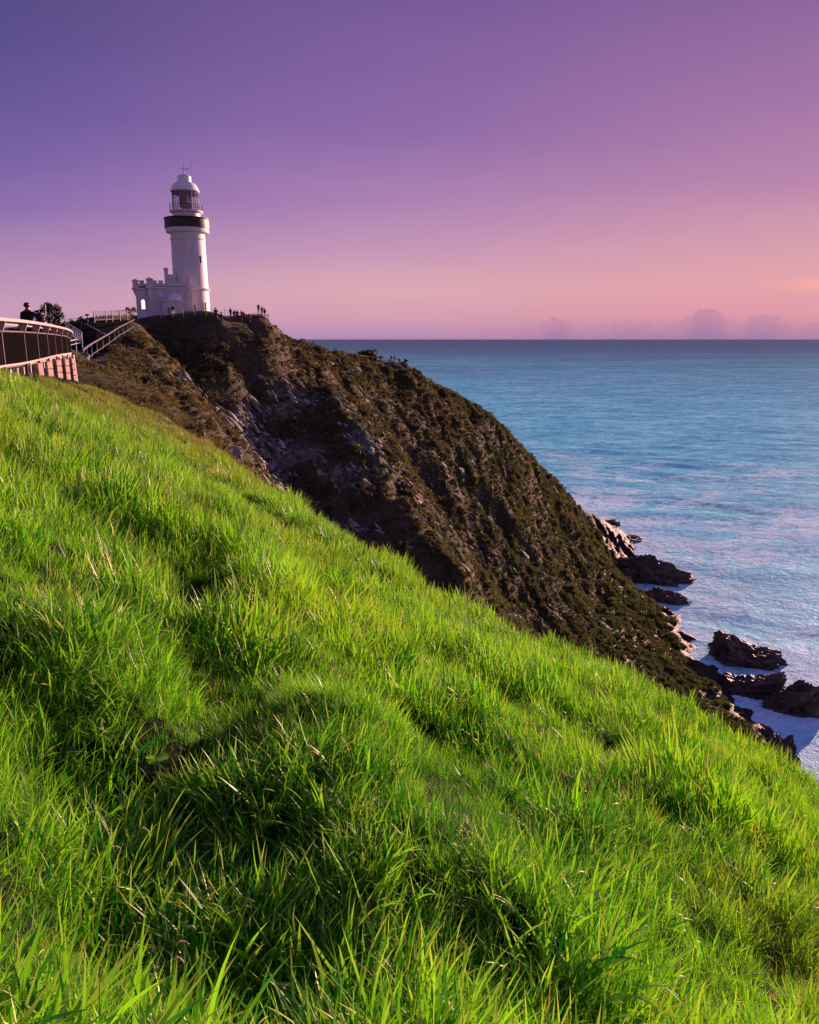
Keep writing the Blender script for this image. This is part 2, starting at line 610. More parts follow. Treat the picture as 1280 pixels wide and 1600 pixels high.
def f_sea(T):
    p = T.new('ShaderNodeNewGeometry').outputs['Position']
    sh = T.new('ShaderNodeAttribute', attribute_name='shore').outputs['Fac']      # metres from the rocks
    pr = T.new('ShaderNodeMapping')
    pr.inputs['Rotation'].default_value = (0, 0, R(-14))
    T.link(p, pr.inputs[0])
    pv = pr.outputs[0]
    slick = T.noise(T.scale(pv, (0.30, 1.0, 1.0)), 0.0045, 5, 0.62, 0.5)
    swell = T.noise(T.scale(pv, (0.45, 1.0, 1.0)), 0.022, 5, 0.6, 0.5)
    wave = T.noise(T.scale(pv, (0.62, 1.0, 1.0)), 0.095, 6, 0.68, 0.5)
    chop = T.noise(T.scale(pv, (0.75, 1.0, 1.0)), 0.36, 5, 0.7, 0.3)
    # deep water far out, aerated turquoise water near the rocks
    lg = T.math('LOGARITHM', T.math('ADD', sh, 30.0), 10.0)
    near = T.step(T.math('ADD', lg, T.math('MULTIPLY', T.math('SUBTRACT', slick, 0.5), 0.9)), 4.0, 2.6)
    c = T.mix(near, (0.040, 0.14, 0.26), (0.12, 0.68, 0.80))
    tex = T.math('ADD', T.math('MULTIPLY', wave, 0.5), T.math('ADD', T.math('MULTIPLY', chop, 0.28), T.math('MULTIPLY', swell, 0.30)))
    lig = T.step(tex, 0.53, 0.68)  # wave highlights painted into the water colour
    c = T.mix(T.math('MULTIPLY', lig, T.math('ADD', 0.10, T.math('MULTIPLY', near, 0.85))), c, (0.45, 0.93, 0.98))
    c = T.mix(T.math('MULTIPLY', T.step(tex, 0.555, 0.44), 0.8), c, T.mix(near, (0.016, 0.065, 0.14), (0.020, 0.32, 0.46)))  # dark troughs painted between the highlights
    # foam: lacy streaks, thick beside the rocks
    s2 = T.math('MINIMUM', T.math('DIVIDE', sh, 90.0), 3.0)
    wide = T.noise(T.scale(pv, (0.6, 1, 1)), 0.016, 4, 0.6, 1.0)
    lw = T.math('SUBTRACT', 1.0, T.math('MULTIPLY', T.math('ABSOLUTE', T.math('SUBTRACT', T.noise(T.scale(pv, (0.55, 1, 1)), 0.05, 4, 0.6, 1.4), 0.5)), 5.0), clamp=True)
    lc = T.math('SUBTRACT', 1.0, T.math('MULTIPLY', T.math('ABSOLUTE', T.math('SUBTRACT', T.noise(T.scale(pv, (0.7, 1, 1)), 0.20, 5, 0.65, 1.2), 0.5)), 5.0), clamp=True)
    fo = T.math('ADD', T.math('MULTIPLY', lw, 0.50), T.math('MULTIPLY', lc, 0.42))
    fo = T.math('ADD', fo, T.math('MULTIPLY', T.math('SUBTRACT', wide, 0.5), 1.5))
    fo = T.math('SUBTRACT', fo, T.math('MULTIPLY', s2, 0.13))
    foam = T.step(fo, 0.55, 0.84)
    rim = T.math('MULTIPLY', T.step(T.math('ADD', sh, T.math('MULTIPLY', T.math('SUBTRACT', wave, 0.5), 40)), 20, 1), T.step(chop, 0.25, 0.6))
    foam = T.math('MAXIMUM', foam, T.math('MULTIPLY', rim, 0.8))
    c = T.mix(T.math('MULTIPLY', T.math('MULTIPLY', foam, T.step(chop, 0.30, 0.55, 0.6, 1.0)), 0.97), c, (0.70, 0.97, 1.0))
    h = T.math('ADD', T.math('MULTIPLY', wave, 2.2), T.math('ADD', T.math('MULTIPLY', chop, 0.8), T.math('MULTIPLY', T.noise(pv, 1.1, 4, 0.6), 0.25)))
    nb = bumpn(T, h, 0.7, 1.0)
    df = T.new('ShaderNodeBsdfDiffuse')
    T.link(c, df.inputs[0])
    T.link(nb, df.inputs['Normal'])
    gl = T.new('ShaderNodeBsdfGlossy')
    gl.inputs['Color'].default_value = (0.8, 0.9, 1.0, 1)
    gl.inputs['Roughness'].default_value = 0.6
    T.link(nb, gl.inputs['Normal'])
    mx = T.new('ShaderNodeMixShader')
    T.put(mx.inputs[0], T.math('SUBTRACT', 0.09, T.math('MULTIPLY', foam, 0.07)))
    T.link(df.outputs[0], mx.inputs[1])
    T.link(gl.outputs[0], mx.inputs[2])
    return mx.outputs[0]


M_SEA = mat('sea_water', f_sea)


def f_white(T):
    p = T.new('ShaderNodeTexCoord').outputs['Object']
    n = T.noise(T.scale(p, (1, 1, 0.25)), 1.2, 6, 0.65)
    n2 = T.noise(p, 6, 4, 0.6)
    c = T.mix(T.step(n, 0.35, 0.75), (0.64, 0.625, 0.615), (0.52, 0.495, 0.48))
    c = T.mix(T.step(n2, 0.66, 0.8), c, (0.55, 0.52, 0.49))
    return pbsdf(T, c, 0.55, bumpn(T, n2, 0.2, 0.02), 0, 0.3)


M_WHITE = mat('white_masonry_paint', f_white)
M_TRIM = simple('grey_white_trim', (0.62, 0.60, 0.60), 0.5, 0.15)
M_BLACK = simple('dark_gallery_paint', (0.022, 0.014, 0.014), 0.5, 0.3)
M_IRON = simple('dark_iron', (0.03, 0.026, 0.028), 0.45, 0.3)
M_DOME = simple('dome_white_paint', (0.72, 0.71, 0.72), 0.4, 0.1)
M_DARKROOM = simple('lantern_inner_paint', (0.05, 0.042, 0.042), 0.6, 0.3)
M_PINKRAIL = simple('pale_painted_timber', (0.42, 0.34, 0.33), 0.55, 0.15, 2.0)
M_BROWNPOST = simple('brown_steel_post', (0.10, 0.075, 0.07), 0.5, 0.2)
M_MESH = simple('dark_mesh_wire', (0.010, 0.007, 0.008), 0.9, 0.2, 3, 0.03)
M_BLOCK = simple('pale_concrete_block', (0.30, 0.21, 0.18), 0.8, 0.45, 5.0, 0.2, 0, 0.6)
M_SLEEPER = simple('dark_timber_sleeper', (0.06, 0.036, 0.03), 0.8, 0.4, 4.0, 0.2, 0, 0.6)
M_RAIL = simple('white_railing_paint', (0.66, 0.66, 0.68), 0.5, 0.2)
M_PATHRAIL = simple('path_rail_paint', (0.10, 0.095, 0.11), 0.6, 0.25)
M_GREYRAIL = simple('grey_blue_railing_paint', (0.30, 0.38, 0.40), 0.5, 0.2)
M_TIMBER = simple('weathered_timber', (0.13, 0.095, 0.075), 0.8, 0.4, 4)
M_PALETIMBER = simple('pale_timber', (0.42, 0.36, 0.32), 0.8, 0.3, 4)
M_CONC = simple('dark_concrete', (0.10, 0.085, 0.085), 0.85, 0.3, 1.2)
M_WALLDARK = simple('shade_dark_boarding', (0.005, 0.005, 0.007), 0.95, 0.3, 1.2, 0.03)  # near-black so the boards carry the bank's shade in their colour
M_SKIN = simple('skin', (0.42, 0.25, 0.18), 0.5, 0.1)
M_HAIR = simple('dark_hair', (0.012, 0.009, 0.008), 0.5, 0.3)
M_BARK = simple('bark', (0.06, 0.045, 0.035), 0.9, 0.4, 5)
M_SEEDHEAD = simple('dry_seed_head', (0.70, 0.60, 0.40), 0.8, 0.3, 40)
M_PHONE = simple('pale_phone_case', (0.45, 0.42, 0.44), 0.4, 0.1)


def f_glass(T):
    g = T.new('ShaderNodeBsdfGlossy')
    g.inputs['Color'].default_value = (0.9, 0.9, 0.95, 1)
    g.inputs['Roughness'].default_value = 0.03
    tr = T.new('ShaderNodeBsdfTransparent')
    tr.inputs[0].default_value = (0.92, 0.93, 0.95, 1)
    mx = T.new('ShaderNodeMixShader')
    mx.inputs[0].default_value = 0.10
    T.link(tr.outputs[0], mx.inputs[1])
    T.link(g.outputs[0], mx.inputs[2])
    return mx.outputs[0]


M_GLASS = mat('lantern_glass', f_glass)


def f_lens(T):
    p = T.new('ShaderNodeTexCoord').outputs['Object']
    w = T.new('ShaderNodeTexWave', wave_type='BANDS', bands_direction='Z')
    T.link(p, w.inputs[0])
    w.inputs['Scale'].default_value = 3.0
    return pbsdf(T, (0.05, 0.035, 0.03), 0.12, bumpn(T, w.outputs[0], 0.8, 0.1), 0.0, 0.7)


M_LENS = mat('fresnel_lens_glass', f_lens)


def f_litpane(T):
    e = T.new('ShaderNodeEmission')
    e.inputs[0].default_value = (1.0, 0.86, 0.78, 1)
    e.inputs[1].default_value = 0.5
    return e.outputs[0]


M_LIT = mat('lit_window_pane', f_litpane)

# ------------------------------------------------------------------ the near grassy slope
CREST = [(-700, 560, 34), (-300, 580, 34), (0, 592, 34), (120, 595, 35), (180, 620, 36), (250, 652, 36), (330, 707, 28), (400, 757, 21.5), (500, 828, 16.5),
         (600, 888, 14), (700, 943, 12.6), (800, 985, 12.4), (880, 1003, 13.2), (950, 1028, 13.6), (1000, 1072, 12.2), (1100, 1132, 10.8),
         (1180, 1186, 10.3), (1280, 1222, 10.0), (1500, 1340, 9.6), (1900, 1560, 9)]
CR_A = np.array([ray(p, q)[0] for p, q, d in CREST])
CR_D = np.array([d for p, q, d in CREST], float)
CR_K = np.interp(np.arange(len(CREST)), [0, 2, 3, 5, 6, 19], [0.06, 0.10, 0.30, 0.85, 1.25, 1.3])


def on_slope(px, py):
    a, b = ray(px, py)
    y = 1.5 / (-b - 0.451 * a - 0.2044)
    return (a * y, y)


SHOULDER = [on_slope(*c) for c in ((300, 800), (400, 900), (470, 1000), (500, 1120), (520, 1230), (620, 1330), (760, 1400))]
HOLLOW = [on_slope(*c) for c in ((200, 830), (310, 920), (390, 990), (330, 1080), (290, 1180), (330, 1320), (420, 1450))]
HOLLOW3 = [on_slope(*c) for c in ((20, 1040), (90, 1140), (130, 1260), (190, 1380), (230, 1480))]
HOLLOW2 = [on_slope(*c) for c in ((640, 1130), (760, 1190), (860, 1240), (960, 1300))]


def line_dist(X, Y, P):
    d = np.full(X.shape, 1e9)
    for (ax, ay), (bx, by) in zip(P, P[1:]):
        ux, uy = bx - ax, by - ay
        t = np.clip(((X - ax) * ux + (Y - ay) * uy) / (ux * ux + uy * uy), 0, 1)
        d = np.minimum(d, np.hypot(X - ax - t * ux, Y - ay - t * uy))
    return d


def hill_z(x, y):
    a = x / np.maximum(y, 0.15)
    D = np.interp(a, CR_A, CR_D)
    K = np.interp(a, CR_A, CR_K)
    z = -1.55 - 0.451 * x - 0.2044 * y
    z = z - 0.07 * np.clip((y - 3) / 8, 0, 1)
    d = np.maximum(0, y - D + 1.0)
    z = z - K * (np.sqrt(d * d + 2.2 ** 2) - 2.2) - 0.02 * K * d * d
    far = np.clip(y / 6, 0.25, 1)
    z = z + 0.19 * far * fbm(x / 1.9, y / 1.9, 11, 3) + 0.22 * np.clip(y / 4, 0.35, 1) * (0.30 - np.abs(fbm(x / 1.25, y / 1.6, 13, 2))) + 0.12 * fbm(x / 0.55, y / 0.55, 15, 2)
    # a rounded shoulder running down towards the camera, with hollows on its shady side
    sh = np.clip((y - 0.9) / 0.8, 0, 1)
    z = z + sh * 0.19 * np.exp(-(line_dist(x, y, SHOULDER) / 0.42) ** 2)
    z = z - sh * 0.23 * np.exp(-(line_dist(x, y, HOLLOW) / 0.50) ** 2)
    z = z - sh * 0.24 * np.exp(-(line_dist(x, y, HOLLOW3) / 0.26) ** 2)
    z = z - sh * 0.16 * np.exp(-(line_dist(x, y, HOLLOW2) / 0.30) ** 2)
    return z


def build_hill():
    u = np.linspace(-1.6, 1.75, 420)
    r = np.concatenate([[0.0], 0.4 * (62 / 0.4) ** np.linspace(0, 1, 300)]) - 0.6
    A, Y = np.meshgrid(u, r)
    X = A * (Y + 0.9) * 1.05
    Z = hill_z(X, Y)
    # pieces beyond the rim just run down inside the headland
    lim = np.interp(X / np.maximum(Y, 0.15), CR_A, CR_D) + 16
    Z = np.where(Y > lim, Z - 6.0 * (Y - lim), Z)
    Z = np.maximum(Z, SEA - 15)
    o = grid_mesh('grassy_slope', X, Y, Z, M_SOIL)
    tag(o, 'steep grassy hillside in front of the camera', None, None, 'structure')


build_hill()


def blade_tuft(name, n, rad, hmin, hmax, wmin, wmax, segs, lean, seed, m):
    r = np.random.default_rng(seed)
    vs, fs, cs = [], [], []
    for i in range(n):
        ang = r.random() * 2 * np.pi
        rr = rad * math.sqrt(r.random())
        bx, by = rr * math.cos(ang), rr * math.sin(ang)
        h = hmin + (hmax - hmin) * r.random() ** 1.3
        w = wmin + (wmax - wmin) * r.random()
        da = ang + r.normal(0, 0.9)
        ln = lean * (0.25 + r.random() * 1.1)
        dx, dy = math.cos(da), math.sin(da)
        fa = da + np.pi / 2 + r.normal(0, 0.5)
        sx, sy = math.cos(fa), math.sin(fa)
        curl = 0.4 + 1.1 * r.random()
        o = len(vs)
        rb, dr = r.random(), r.random()
        px, pz = 0.0, -0.02
        th = ln * 0.35
        step = h / segs
        for k in range(segs + 1):
            t = k / segs
            ww = w * (1.0 - 0.35 * (1 - t) ** 2) * (1 - t ** 2.6) if k < segs else 0
            ww = ww / 2
            cx, cy = bx + dx * px, by + dy * px
            if k < segs:
                vs += [(cx - sx * ww, cy - sy * ww, pz), (cx + sx * ww, cy + sy * ww, pz)]
                cs += [(rb, t, dr, 1)] * 2
            else:
                vs.append((cx, cy, pz))
                cs.append((rb, 1, dr, 1))
            th += ln * curl * 1.25 / segs
            px += math.sin(th) * step
            pz += math.cos(th) * step
        for k in range(segs - 1):
            q = o + 2 * k
            fs.append((q, q + 1, q + 3, q + 2))
        q = o + 2 * (segs - 1)
        fs.append((q, q + 1, q + 2))
    me = bpy.data.meshes.new(name)
    me.from_pydata(vs, [], fs)
    ca = me.color_attributes.new('bl', 'FLOAT_COLOR', 'POINT')
    ca.data.foreach_set('color', np.array(cs, np.float32).ravel())
    me.materials.append(m)
    me.polygons.foreach_set('use_smooth', [True] * len(fs))
    me.update()
    o = bpy.data.objects.new(name, me)
    COL.objects.link(o)
    return o


def build_grass():
    near = [blade_tuft('tuft_source.%03d' % i, 24, 0.085, 0.06, 0.22, 0.005, 0.013, 7, 0.75 + 0.1 * i, 100 + i, M_GRASS) for i in range(5)]
    near += [blade_tuft('tuft_source.%03d' % (5 + i), 70, 0.11, 0.06, 0.17, 0.002, 0.0045, 5, 0.9, 120 + i, M_GRASS) for i in range(3)]
    farp = [blade_tuft('tuft_source.%03d' % (8 + i), 26, 0.13, 0.07, 0.30, 0.008, 0.017, 5, 0.55, 140 + i, M_GRASS) for i in range(5)]
    dry = [blade_tuft('tuft_source.%03d' % (13 + i), 30, 0.12, 0.10, 0.27, 0.003, 0.007, 4, 0.6, 160 + i, M_DRY) for i in range(2)]
    P, RT, SC, IX = [], [], [], []
    r = np.random.default_rng(5)
    bands = [(0.55, 2.2, 330, 0), (2.2, 4.5, 230, 0), (4.5, 8, 120, 1), (8, 15, 75, 1), (15, 39, 40, 1), (0.55, 4.5, 130, 2), (4.5, 9, 60, 2)]
    for y0, y1, dens, kind in bands:
        area = 0.5 * 1.72 * (y1 ** 2 - y0 ** 2) + 1.6 * (y1 - y0)
        n = int(area * dens)
        y = np.sqrt(r.random(n) * (y1 ** 2 - y0 ** 2) + y0 ** 2)
        a = -0.86 + r.random(n) * 1.72
        x = a * (y + 0.9)
        D = np.interp(x / y, CR_A, CR_D)
        keep = (y < D + 2.6)
        # the path and fence stand left of this line
        keep &= ~((y > 17) & (x < -10.0 - 0.28 * (y - 19)))
        x, y = x[keep], y[keep]
        z = hill_z(x, y)
        n = len(x)
        q = np.interp(y, [1, 6, 20], [0.55, 0.9, 1.6])
        lush = 0.6 * fbm(x / 1.3, y / 1.3, 31, 2) + 0.8 * fbm(x / q / 0.8, y / q / 0.8, 37, 2)
        s = np.clip(0.98 + 1.55 * lush, 0.45, 1.95)
        k2 = r.random(n) < np.clip(1.05 + 1.4 * lush, 0.72, 1)
        x, y, z, s, lush = x[k2], y[k2], z[k2], s[k2], lush[k2]
        n = len(x)
        rim = np.clip((y - 17) / 12, 0, 1)
        if kind == 2:
            s = np.interp(y, [1, 5, 9], [0.55, 0.8, 1.2]) * r.uniform(0.7, 1.3, n)
        s = s * (1 - 0.35 * rim)
        az = r.random(n) * 2 * np.pi
        # the breeze off the sea lays the blades to the left, gravity down the slope
        tx = r.normal(-0.05, 0.17, n)
        ty = r.normal(0, 0.2, n) + 0.35 * fbm(x / 1.6, y / 1.6, 51, 2) - 0.20 * np.clip((x / y + 0.15) / 0.3, -0.6, 1) - 0.04
        ca, sa, cx, sx, cy, sy = np.cos(az), np.sin(az), np.cos(tx), np.sin(tx), np.cos(ty), np.sin(ty)
        # Ry(ty) Rx(tx) Rz(az) written as one XYZ euler
        r00, r10, r20 = cy * ca + sy * sx * sa, cx * sa, -sy * ca + cy * sx * sa
        r21, r22 = sy * sa + cy * sx * ca, cy * cx
        rx, ry, az = np.arctan2(r21, r22), -np.arcsin(np.clip(r20, -1, 1)), np.arctan2(r10, r00)
        P.append(np.stack([x, y, z], 1))
        RT.append(np.stack([rx, ry, az], 1))
        SC.append(np.stack([s * 0.95, s * 0.95, s * r.uniform(0.8, 1.2, n)], 1))
        if kind == 2:
            ix = r.integers(5, 8, n)
        elif kind == 0:
            ix = np.where(r.random(n) < 0.72, r.integers(0, 5, n), r.integers(5, 8, n))
        else:
            ix = r.integers(8, 13, n)
        pd = 0.03 + 0.75 * rim * np.clip(0.65 + 1.4 * fbm(x / 3, y / 3, 61, 2), 0, 1)
        if kind == 0:
            pd = pd * 0.25
        ix = np.where(r.random(n) < pd, r.integers(13, 15, n), ix)
        IX.append(ix)
    P, RT, SC, IX = map(np.concatenate, (P, RT, SC, IX))
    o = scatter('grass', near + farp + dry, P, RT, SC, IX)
    tag(o, 'lush bright green grass covering the near slope', None, None, 'stuff')
    print('grass tufts', len(P))


build_grass()

# ------------------------------------------------------------------ the headland
CTRL_PX = [
    # plateau edge round the lighthouse
    (200, 496, 132), (250, 498.5, 126.5), (300, 499.5, 126), (342, 500, 126.5), (212, 521, 103), (222, 509, 112), (360, 499.5, 130.5), (376, 501, 131.5), (391, 502, 132), (408, 502.5, 133), (422, 503.5, 136),
    (434, 522, 137), (460, 548, 142), (485, 566, 152),
    # knoll face
    (250, 560, 118), (300, 560, 121), (300, 620, 112), (350, 540, 124.5), (350, 600, 117.5), (400, 560, 127), (400, 650, 119), (400, 740, 112),
    (350, 660, 110), (440, 570, 131), (450, 640, 126), (450, 780, 106),
    (480, 600, 136), (480, 720, 116), (500, 800, 107), (560, 850, 103),
    # near spur crest
    (520, 650, 131), (560, 700, 124), (600, 765, 118), (640, 830, 112), (680, 880, 108), (720, 925, 104),
    # gully behind it
    (540, 610, 178), (580, 660, 180), (620, 720, 180), (670, 800, 178), (740, 900, 170), (800, 960, 163),
    # saddle and far lookout
    (518, 562, 174), (545, 562, 205), (570, 566, 216), (600, 569, 222), (625, 570, 226), (640, 574, 230), (655, 590, 232),
    # descending ridge
    (690, 610, 236), (725, 628, 240), (760, 650, 246), (795, 683, 252), (830, 720, 262), (865, 752, 276), (900, 785, 298), (925, 805, 335),
    # face of the far spur
    (560, 600, 192), (600, 610, 205), (640, 610, 216), (640, 660, 199), (690, 660, 214), (700, 700, 208), (700, 760, 193), (760, 700, 228), (760, 800, 200),
    (800, 740, 232), (800, 900, 187), (850, 800, 238), (850, 960, 182), (900, 850, 250), (900, 920, 222), (950, 960, 215), (1000, 1000, 207),
    (1000, 935, 252), (1050, 1025, 208), (1100, 1085, 184), (1100, 1115, 170), (1160, 1150, 160), (950, 880, 285), (970, 870, 318),
    # path below the knoll and its bank
    (120, 573, 56), (140, 579, 50), (150, 564, 66), (120, 573, 76), (150, 567, 82), (180, 554, 88), (200, 542, 98), (118, 532, 100), (150, 530, 103), (178, 522, 106), (207, 508, 116), (90, 572, 76), (90, 532, 102), (60, 530, 104), (150, 512, 120),
    (215, 560, 92), (240, 530, 112), (250, 590, 80),
    # brushy hummock
    (160, 597, 42), (200, 597, 44), (230, 607, 44), (265, 630, 44), (300, 662, 45), (340, 700, 46), (370, 725, 47), (400, 752, 48), (440, 800, 49),
]
CTRL_XYZ = [
    (-40, 136, 3.6), (-31, 137, 3.0), (-48, 136, 3.9), (-40, 150, 3.4), (-60, 140, 2.8), (-32, 152, -1.0), (-24.5, 146, -1.5), (-20, 160, -4.6), (-14, 170, -5.5), (-90, 130, 1.0), (-78, 100, 0.5), (-60, 50, -2.5),
    (-90, 80, -1), (-90, 200, -6), (-60, 200, -10), (-40, 250, -34), (-15, 270, -40), (10, 290, -52), (40, 320, -80), (70, 390, -100), (-20, 350, -100), (-90, 300, -70), (-70, 400, -106),
    (20, 420, -108), (60, 460, -110), (-20, 465, -112), (-90, 465, -112),
    # bay floor hidden behind the grass
    (-8, 60, -32), (-2, 45, -24), (0, 30, -17), (15, 40, -40), (10, 75, -58), (25, 100, -72), (45, 75, -88), (60, 110, -99), (40, 40, -75), (75, 135, -101), (80, 90, -110), (110, 40, -112), (60, 28, -95),
    # sea bed along the shore
    (88, 157, -95), (93, 172, -97), (92, 201, -95.5), (93, 230, -96), (92.5, 253, -95), (97, 315, -95), (102, 385, -95), (106, 157, -108), (108, 201, -107), (108, 253, -107), (113, 315, -107),
    (120, 392, -107), (125, 465, -112), (105, 440, -101), (125, 300, -112), (125, 200, -112), (125, 120, -112),
    (-25, 33, -4.5), (-40, 45, -3.0), (-16, 38, -3.0), (-9, 36, -6),
]


def solve_land():
    pts = [at(*c) for c in CTRL_PX] + CTRL_XYZ
    P = np.array(pts, float)
    x, y, z = P[:, 0] / 100, P[:, 1] / 100, P[:, 2]
    n = len(P)

    def ph(r2):
        return np.where(r2 > 1e-12, 0.5 * r2 * np.log(np.maximum(r2, 1e-12)), 0)
    K = ph((x[:, None] - x) ** 2 + (y[:, None] - y) ** 2) + np.eye(n) * 1e-4
    Q = np.stack([np.ones(n), x, y], 1)
    Mx = np.block([[K, Q], [Q.T, np.zeros((3, 3))]])
    sol = np.linalg.solve(Mx, np.concatenate([z, np.zeros(3)]))
    return x, y, sol[:n], sol[n:]


LX, LY, LW, LA = solve_land()


def land_base(X, Y):
    sh = X.shape
    X, Y = X.ravel() / 100, Y.ravel() / 100
    out = np.empty(len(X))
    for i in range(0, len(X), 20000):
        a, b = X[i:i + 20000], Y[i:i + 20000]
        r2 = (a[:, None] - LX) ** 2 + (b[:, None] - LY) ** 2
        out[i:i + 20000] = (0.5 * r2 * np.log(np.maximum(r2, 1e-12))) @ LW + LA[0] + LA[1] * a + LA[2] * b
    return out.reshape(sh)


def rockiness(x, y, z):
    """where bare rock shows: on the knoll cliff and the near spur"""
    k = np.exp(-(((x + 22) / 22) ** 2 + ((y - 118) / 22) ** 2)) * 1.0
    k = k * np.clip((-4 - z) / 6, 0, 1)
    k = k * (0.55 + 1.5 * np.clip(fbm(x / 9, y / 9 + z / 14, 77, 4), -0.4, 0.6))
    k = k + 0.42 * np.exp(-((x - 10) / 35) ** 2 - ((y - 195) / 30) ** 2) * np.clip(0.3 + 2 * fbm(x / 7, y / 7 + z / 9, 78, 4), 0, 1)
    return np.clip(k, 0, 1)


SPUR = [at(*c)[:2] for c in ((520, 650, 131), (560, 700, 124), (600, 765, 118), (640, 830, 112), (680, 880, 108), (720, 925, 104))]
GULLY = [at(*c)[:2] for c in ((540, 610, 178), (580, 660, 180), (620, 720, 180), (670, 800, 178), (740, 900, 170), (800, 960, 163))]
RIB = [at(*c)[:2] for c in ((700, 660, 214), (760, 740, 214), (820, 830, 212), (880, 900, 212))]


def land_z(X, Y):
    B = land_base(X, Y)
    e = 1.0
    gx = (land_base(X + e, Y) - B) / e
    gy = (land_base(X, Y + e) - B) / e
    st = np.clip(np.hypot(gx, gy), 0, 2.2)
    steep = np.clip((st - 0.25) / 0.7, 0, 1) * np.clip((3.2 - B) / 6, 0.05, 1)
    # ribs and gutters that follow the fall line, plus general roughness
    wx = X + 5 * fbm(X / 16, Y / 16, 3, 3)
    wy = Y + 5 * fbm(X / 16, Y / 16, 5, 3)
    rib = 1 - 2 * np.abs(fbm(wx / 11, wy / 16, 21, 5, 0.55))
    rib2 = 1 - 2 * np.abs(fbm(wx / 3.6, wy / 5.0, 27, 4, 0.6))
    near = np.clip((Y - 50) / 60, 0.2, 1)
    Z = B + steep * near * (3.2 * (rib - 0.62) + 1.3 * (rib2 - 0.6)) + 0.25 * fbm(X / 3, Y / 3, 33, 4) * np.clip(st * 3, 0.1, 1)
    Z = Z + 3.4 * np.exp(-line_dist(X, Y, SPUR) / 5.0) - 4.0 * np.exp(-(line_dist(X, Y, GULLY) / 8.0) ** 2)
    Z = Z + 2.2 * np.exp(-line_dist(X, Y, RIB) / 6.0)
    shore = np.clip((B - SEA + 2) / 10, 0, 1)
    Z += (1 - shore) * np.clip((B - SEA + 8) / 6, 0, 1) * 2.6 * fbm(X / 6, Y / 6, 35, 4)
    return Z, B, st


def build_land():
    xs = np.arange(-92, 126, 0.75)
    ys = np.concatenate([np.arange(26, 150, 0.7), np.arange(150, 466, 0.95)])
    X, Y = np.meshgrid(xs, ys)
    Z, B, st = land_z(X, Y)
    hz = hill_z(X, Y)
    rim = np.interp(X / Y, CR_A, CR_D)
    # tuck the headland in below the near slope where the two overlap
    Z = np.where((Y < rim + 1), np.minimum(Z, hz - 0.4), Z)
    rock = rockiness(X, Y, Z)
    turf = np.exp(-(((X + 31) / 9) ** 2 + ((Y - 66) / 16) ** 2)) + 0.8 * np.exp(-(((X + 18) / 5) ** 2 + ((Y - 43) / 5) ** 2)) * (Z > -4)
    turf += 0.8 * np.exp(-(((X - 18) / 14) ** 2 + ((Y - 232) / 16) ** 2)) * np.clip(0.6 + fbm(X / 8, Y / 8, 91, 3), 0, 1)
    o = grid_mesh('headland', X, Y, Z, M_LAND, {'rock': rock, 'turf': np.clip(turf, 0, 1)})
    tag(o, 'dark scrubby headland with rocky cliffs dropping to the sea', None, None, 'structure')
    return X, Y, Z, B, st, rock, turf


LAND = build_land()


def land_at(x, y):
    """ground height of the headland mesh at a point"""
    xs, ys = LAND[0][0], LAND[1][:, 0]
    i = int(np.clip(np.searchsorted(xs, x) - 1, 0, len(xs) - 2))
    j = int(np.clip(np.searchsorted(ys, y) - 1, 0, len(ys) - 2))
    u = (x - xs[i]) / (xs[i + 1] - xs[i])
    v = (y - ys[j]) / (ys[j + 1] - ys[j])
    Z = LAND[2]
    return float((Z[j, i] * (1 - u) + Z[j, i + 1] * u) * (1 - v) + (Z[j + 1, i] * (1 - u) + Z[j + 1, i + 1] * u) * v)


def leaf_clump(name, n, rad, h, size, seed, m, upright=0.0):
    r = np.random.default_rng(seed)
    vs, fs, cs = [], [], []
    for i in range(n):
        d = r.normal(0, 1, 3)
        d /= np.linalg.norm(d)
        q = (r.random() ** 0.4)
        lump = 0.75 + 0.35 * math.sin(3 * d[0] + seed) * math.sin(2.3 * d[1] + 1.3 * seed)
        p = np.array([d[0] * rad * q * lump, d[1] * rad * q * lump, h * (0.38 + 0.55 * d[2] * q * lump)])
        a = r.normal(0, 1, 3) + d * 0.6 + np.array([0, 0, upright])
        a /= np.linalg.norm(a)
        b = np.cross(a, r.normal(0, 1, 3))
        b /= np.linalg.norm(b)
        s = size * r.uniform(0.6, 1.4)
        o = len(vs)
        vs += [tuple(p - a * s * 0.5), tuple(p + b * s * 0.22), tuple(p + a * s * 0.5), tuple(p - b * s * 0.22)]
        fs.append((o, o + 1, o + 2, o + 3))
        cs += [(r.random(), 0.5 + 0.5 * d[2], r.random(), 1)] * 4
    me = bpy.data.meshes.new(name)
    me.from_pydata(vs, [], fs)
    ca = me.color_attributes.new('bl', 'FLOAT_COLOR', 'POINT')
    ca.data.foreach_set('color', np.array(cs, np.float32).ravel())
    me.materials.append(m)
    me.update()
    o = bpy.data.objects.new(name, me)
    COL.objects.link(o)
    return o


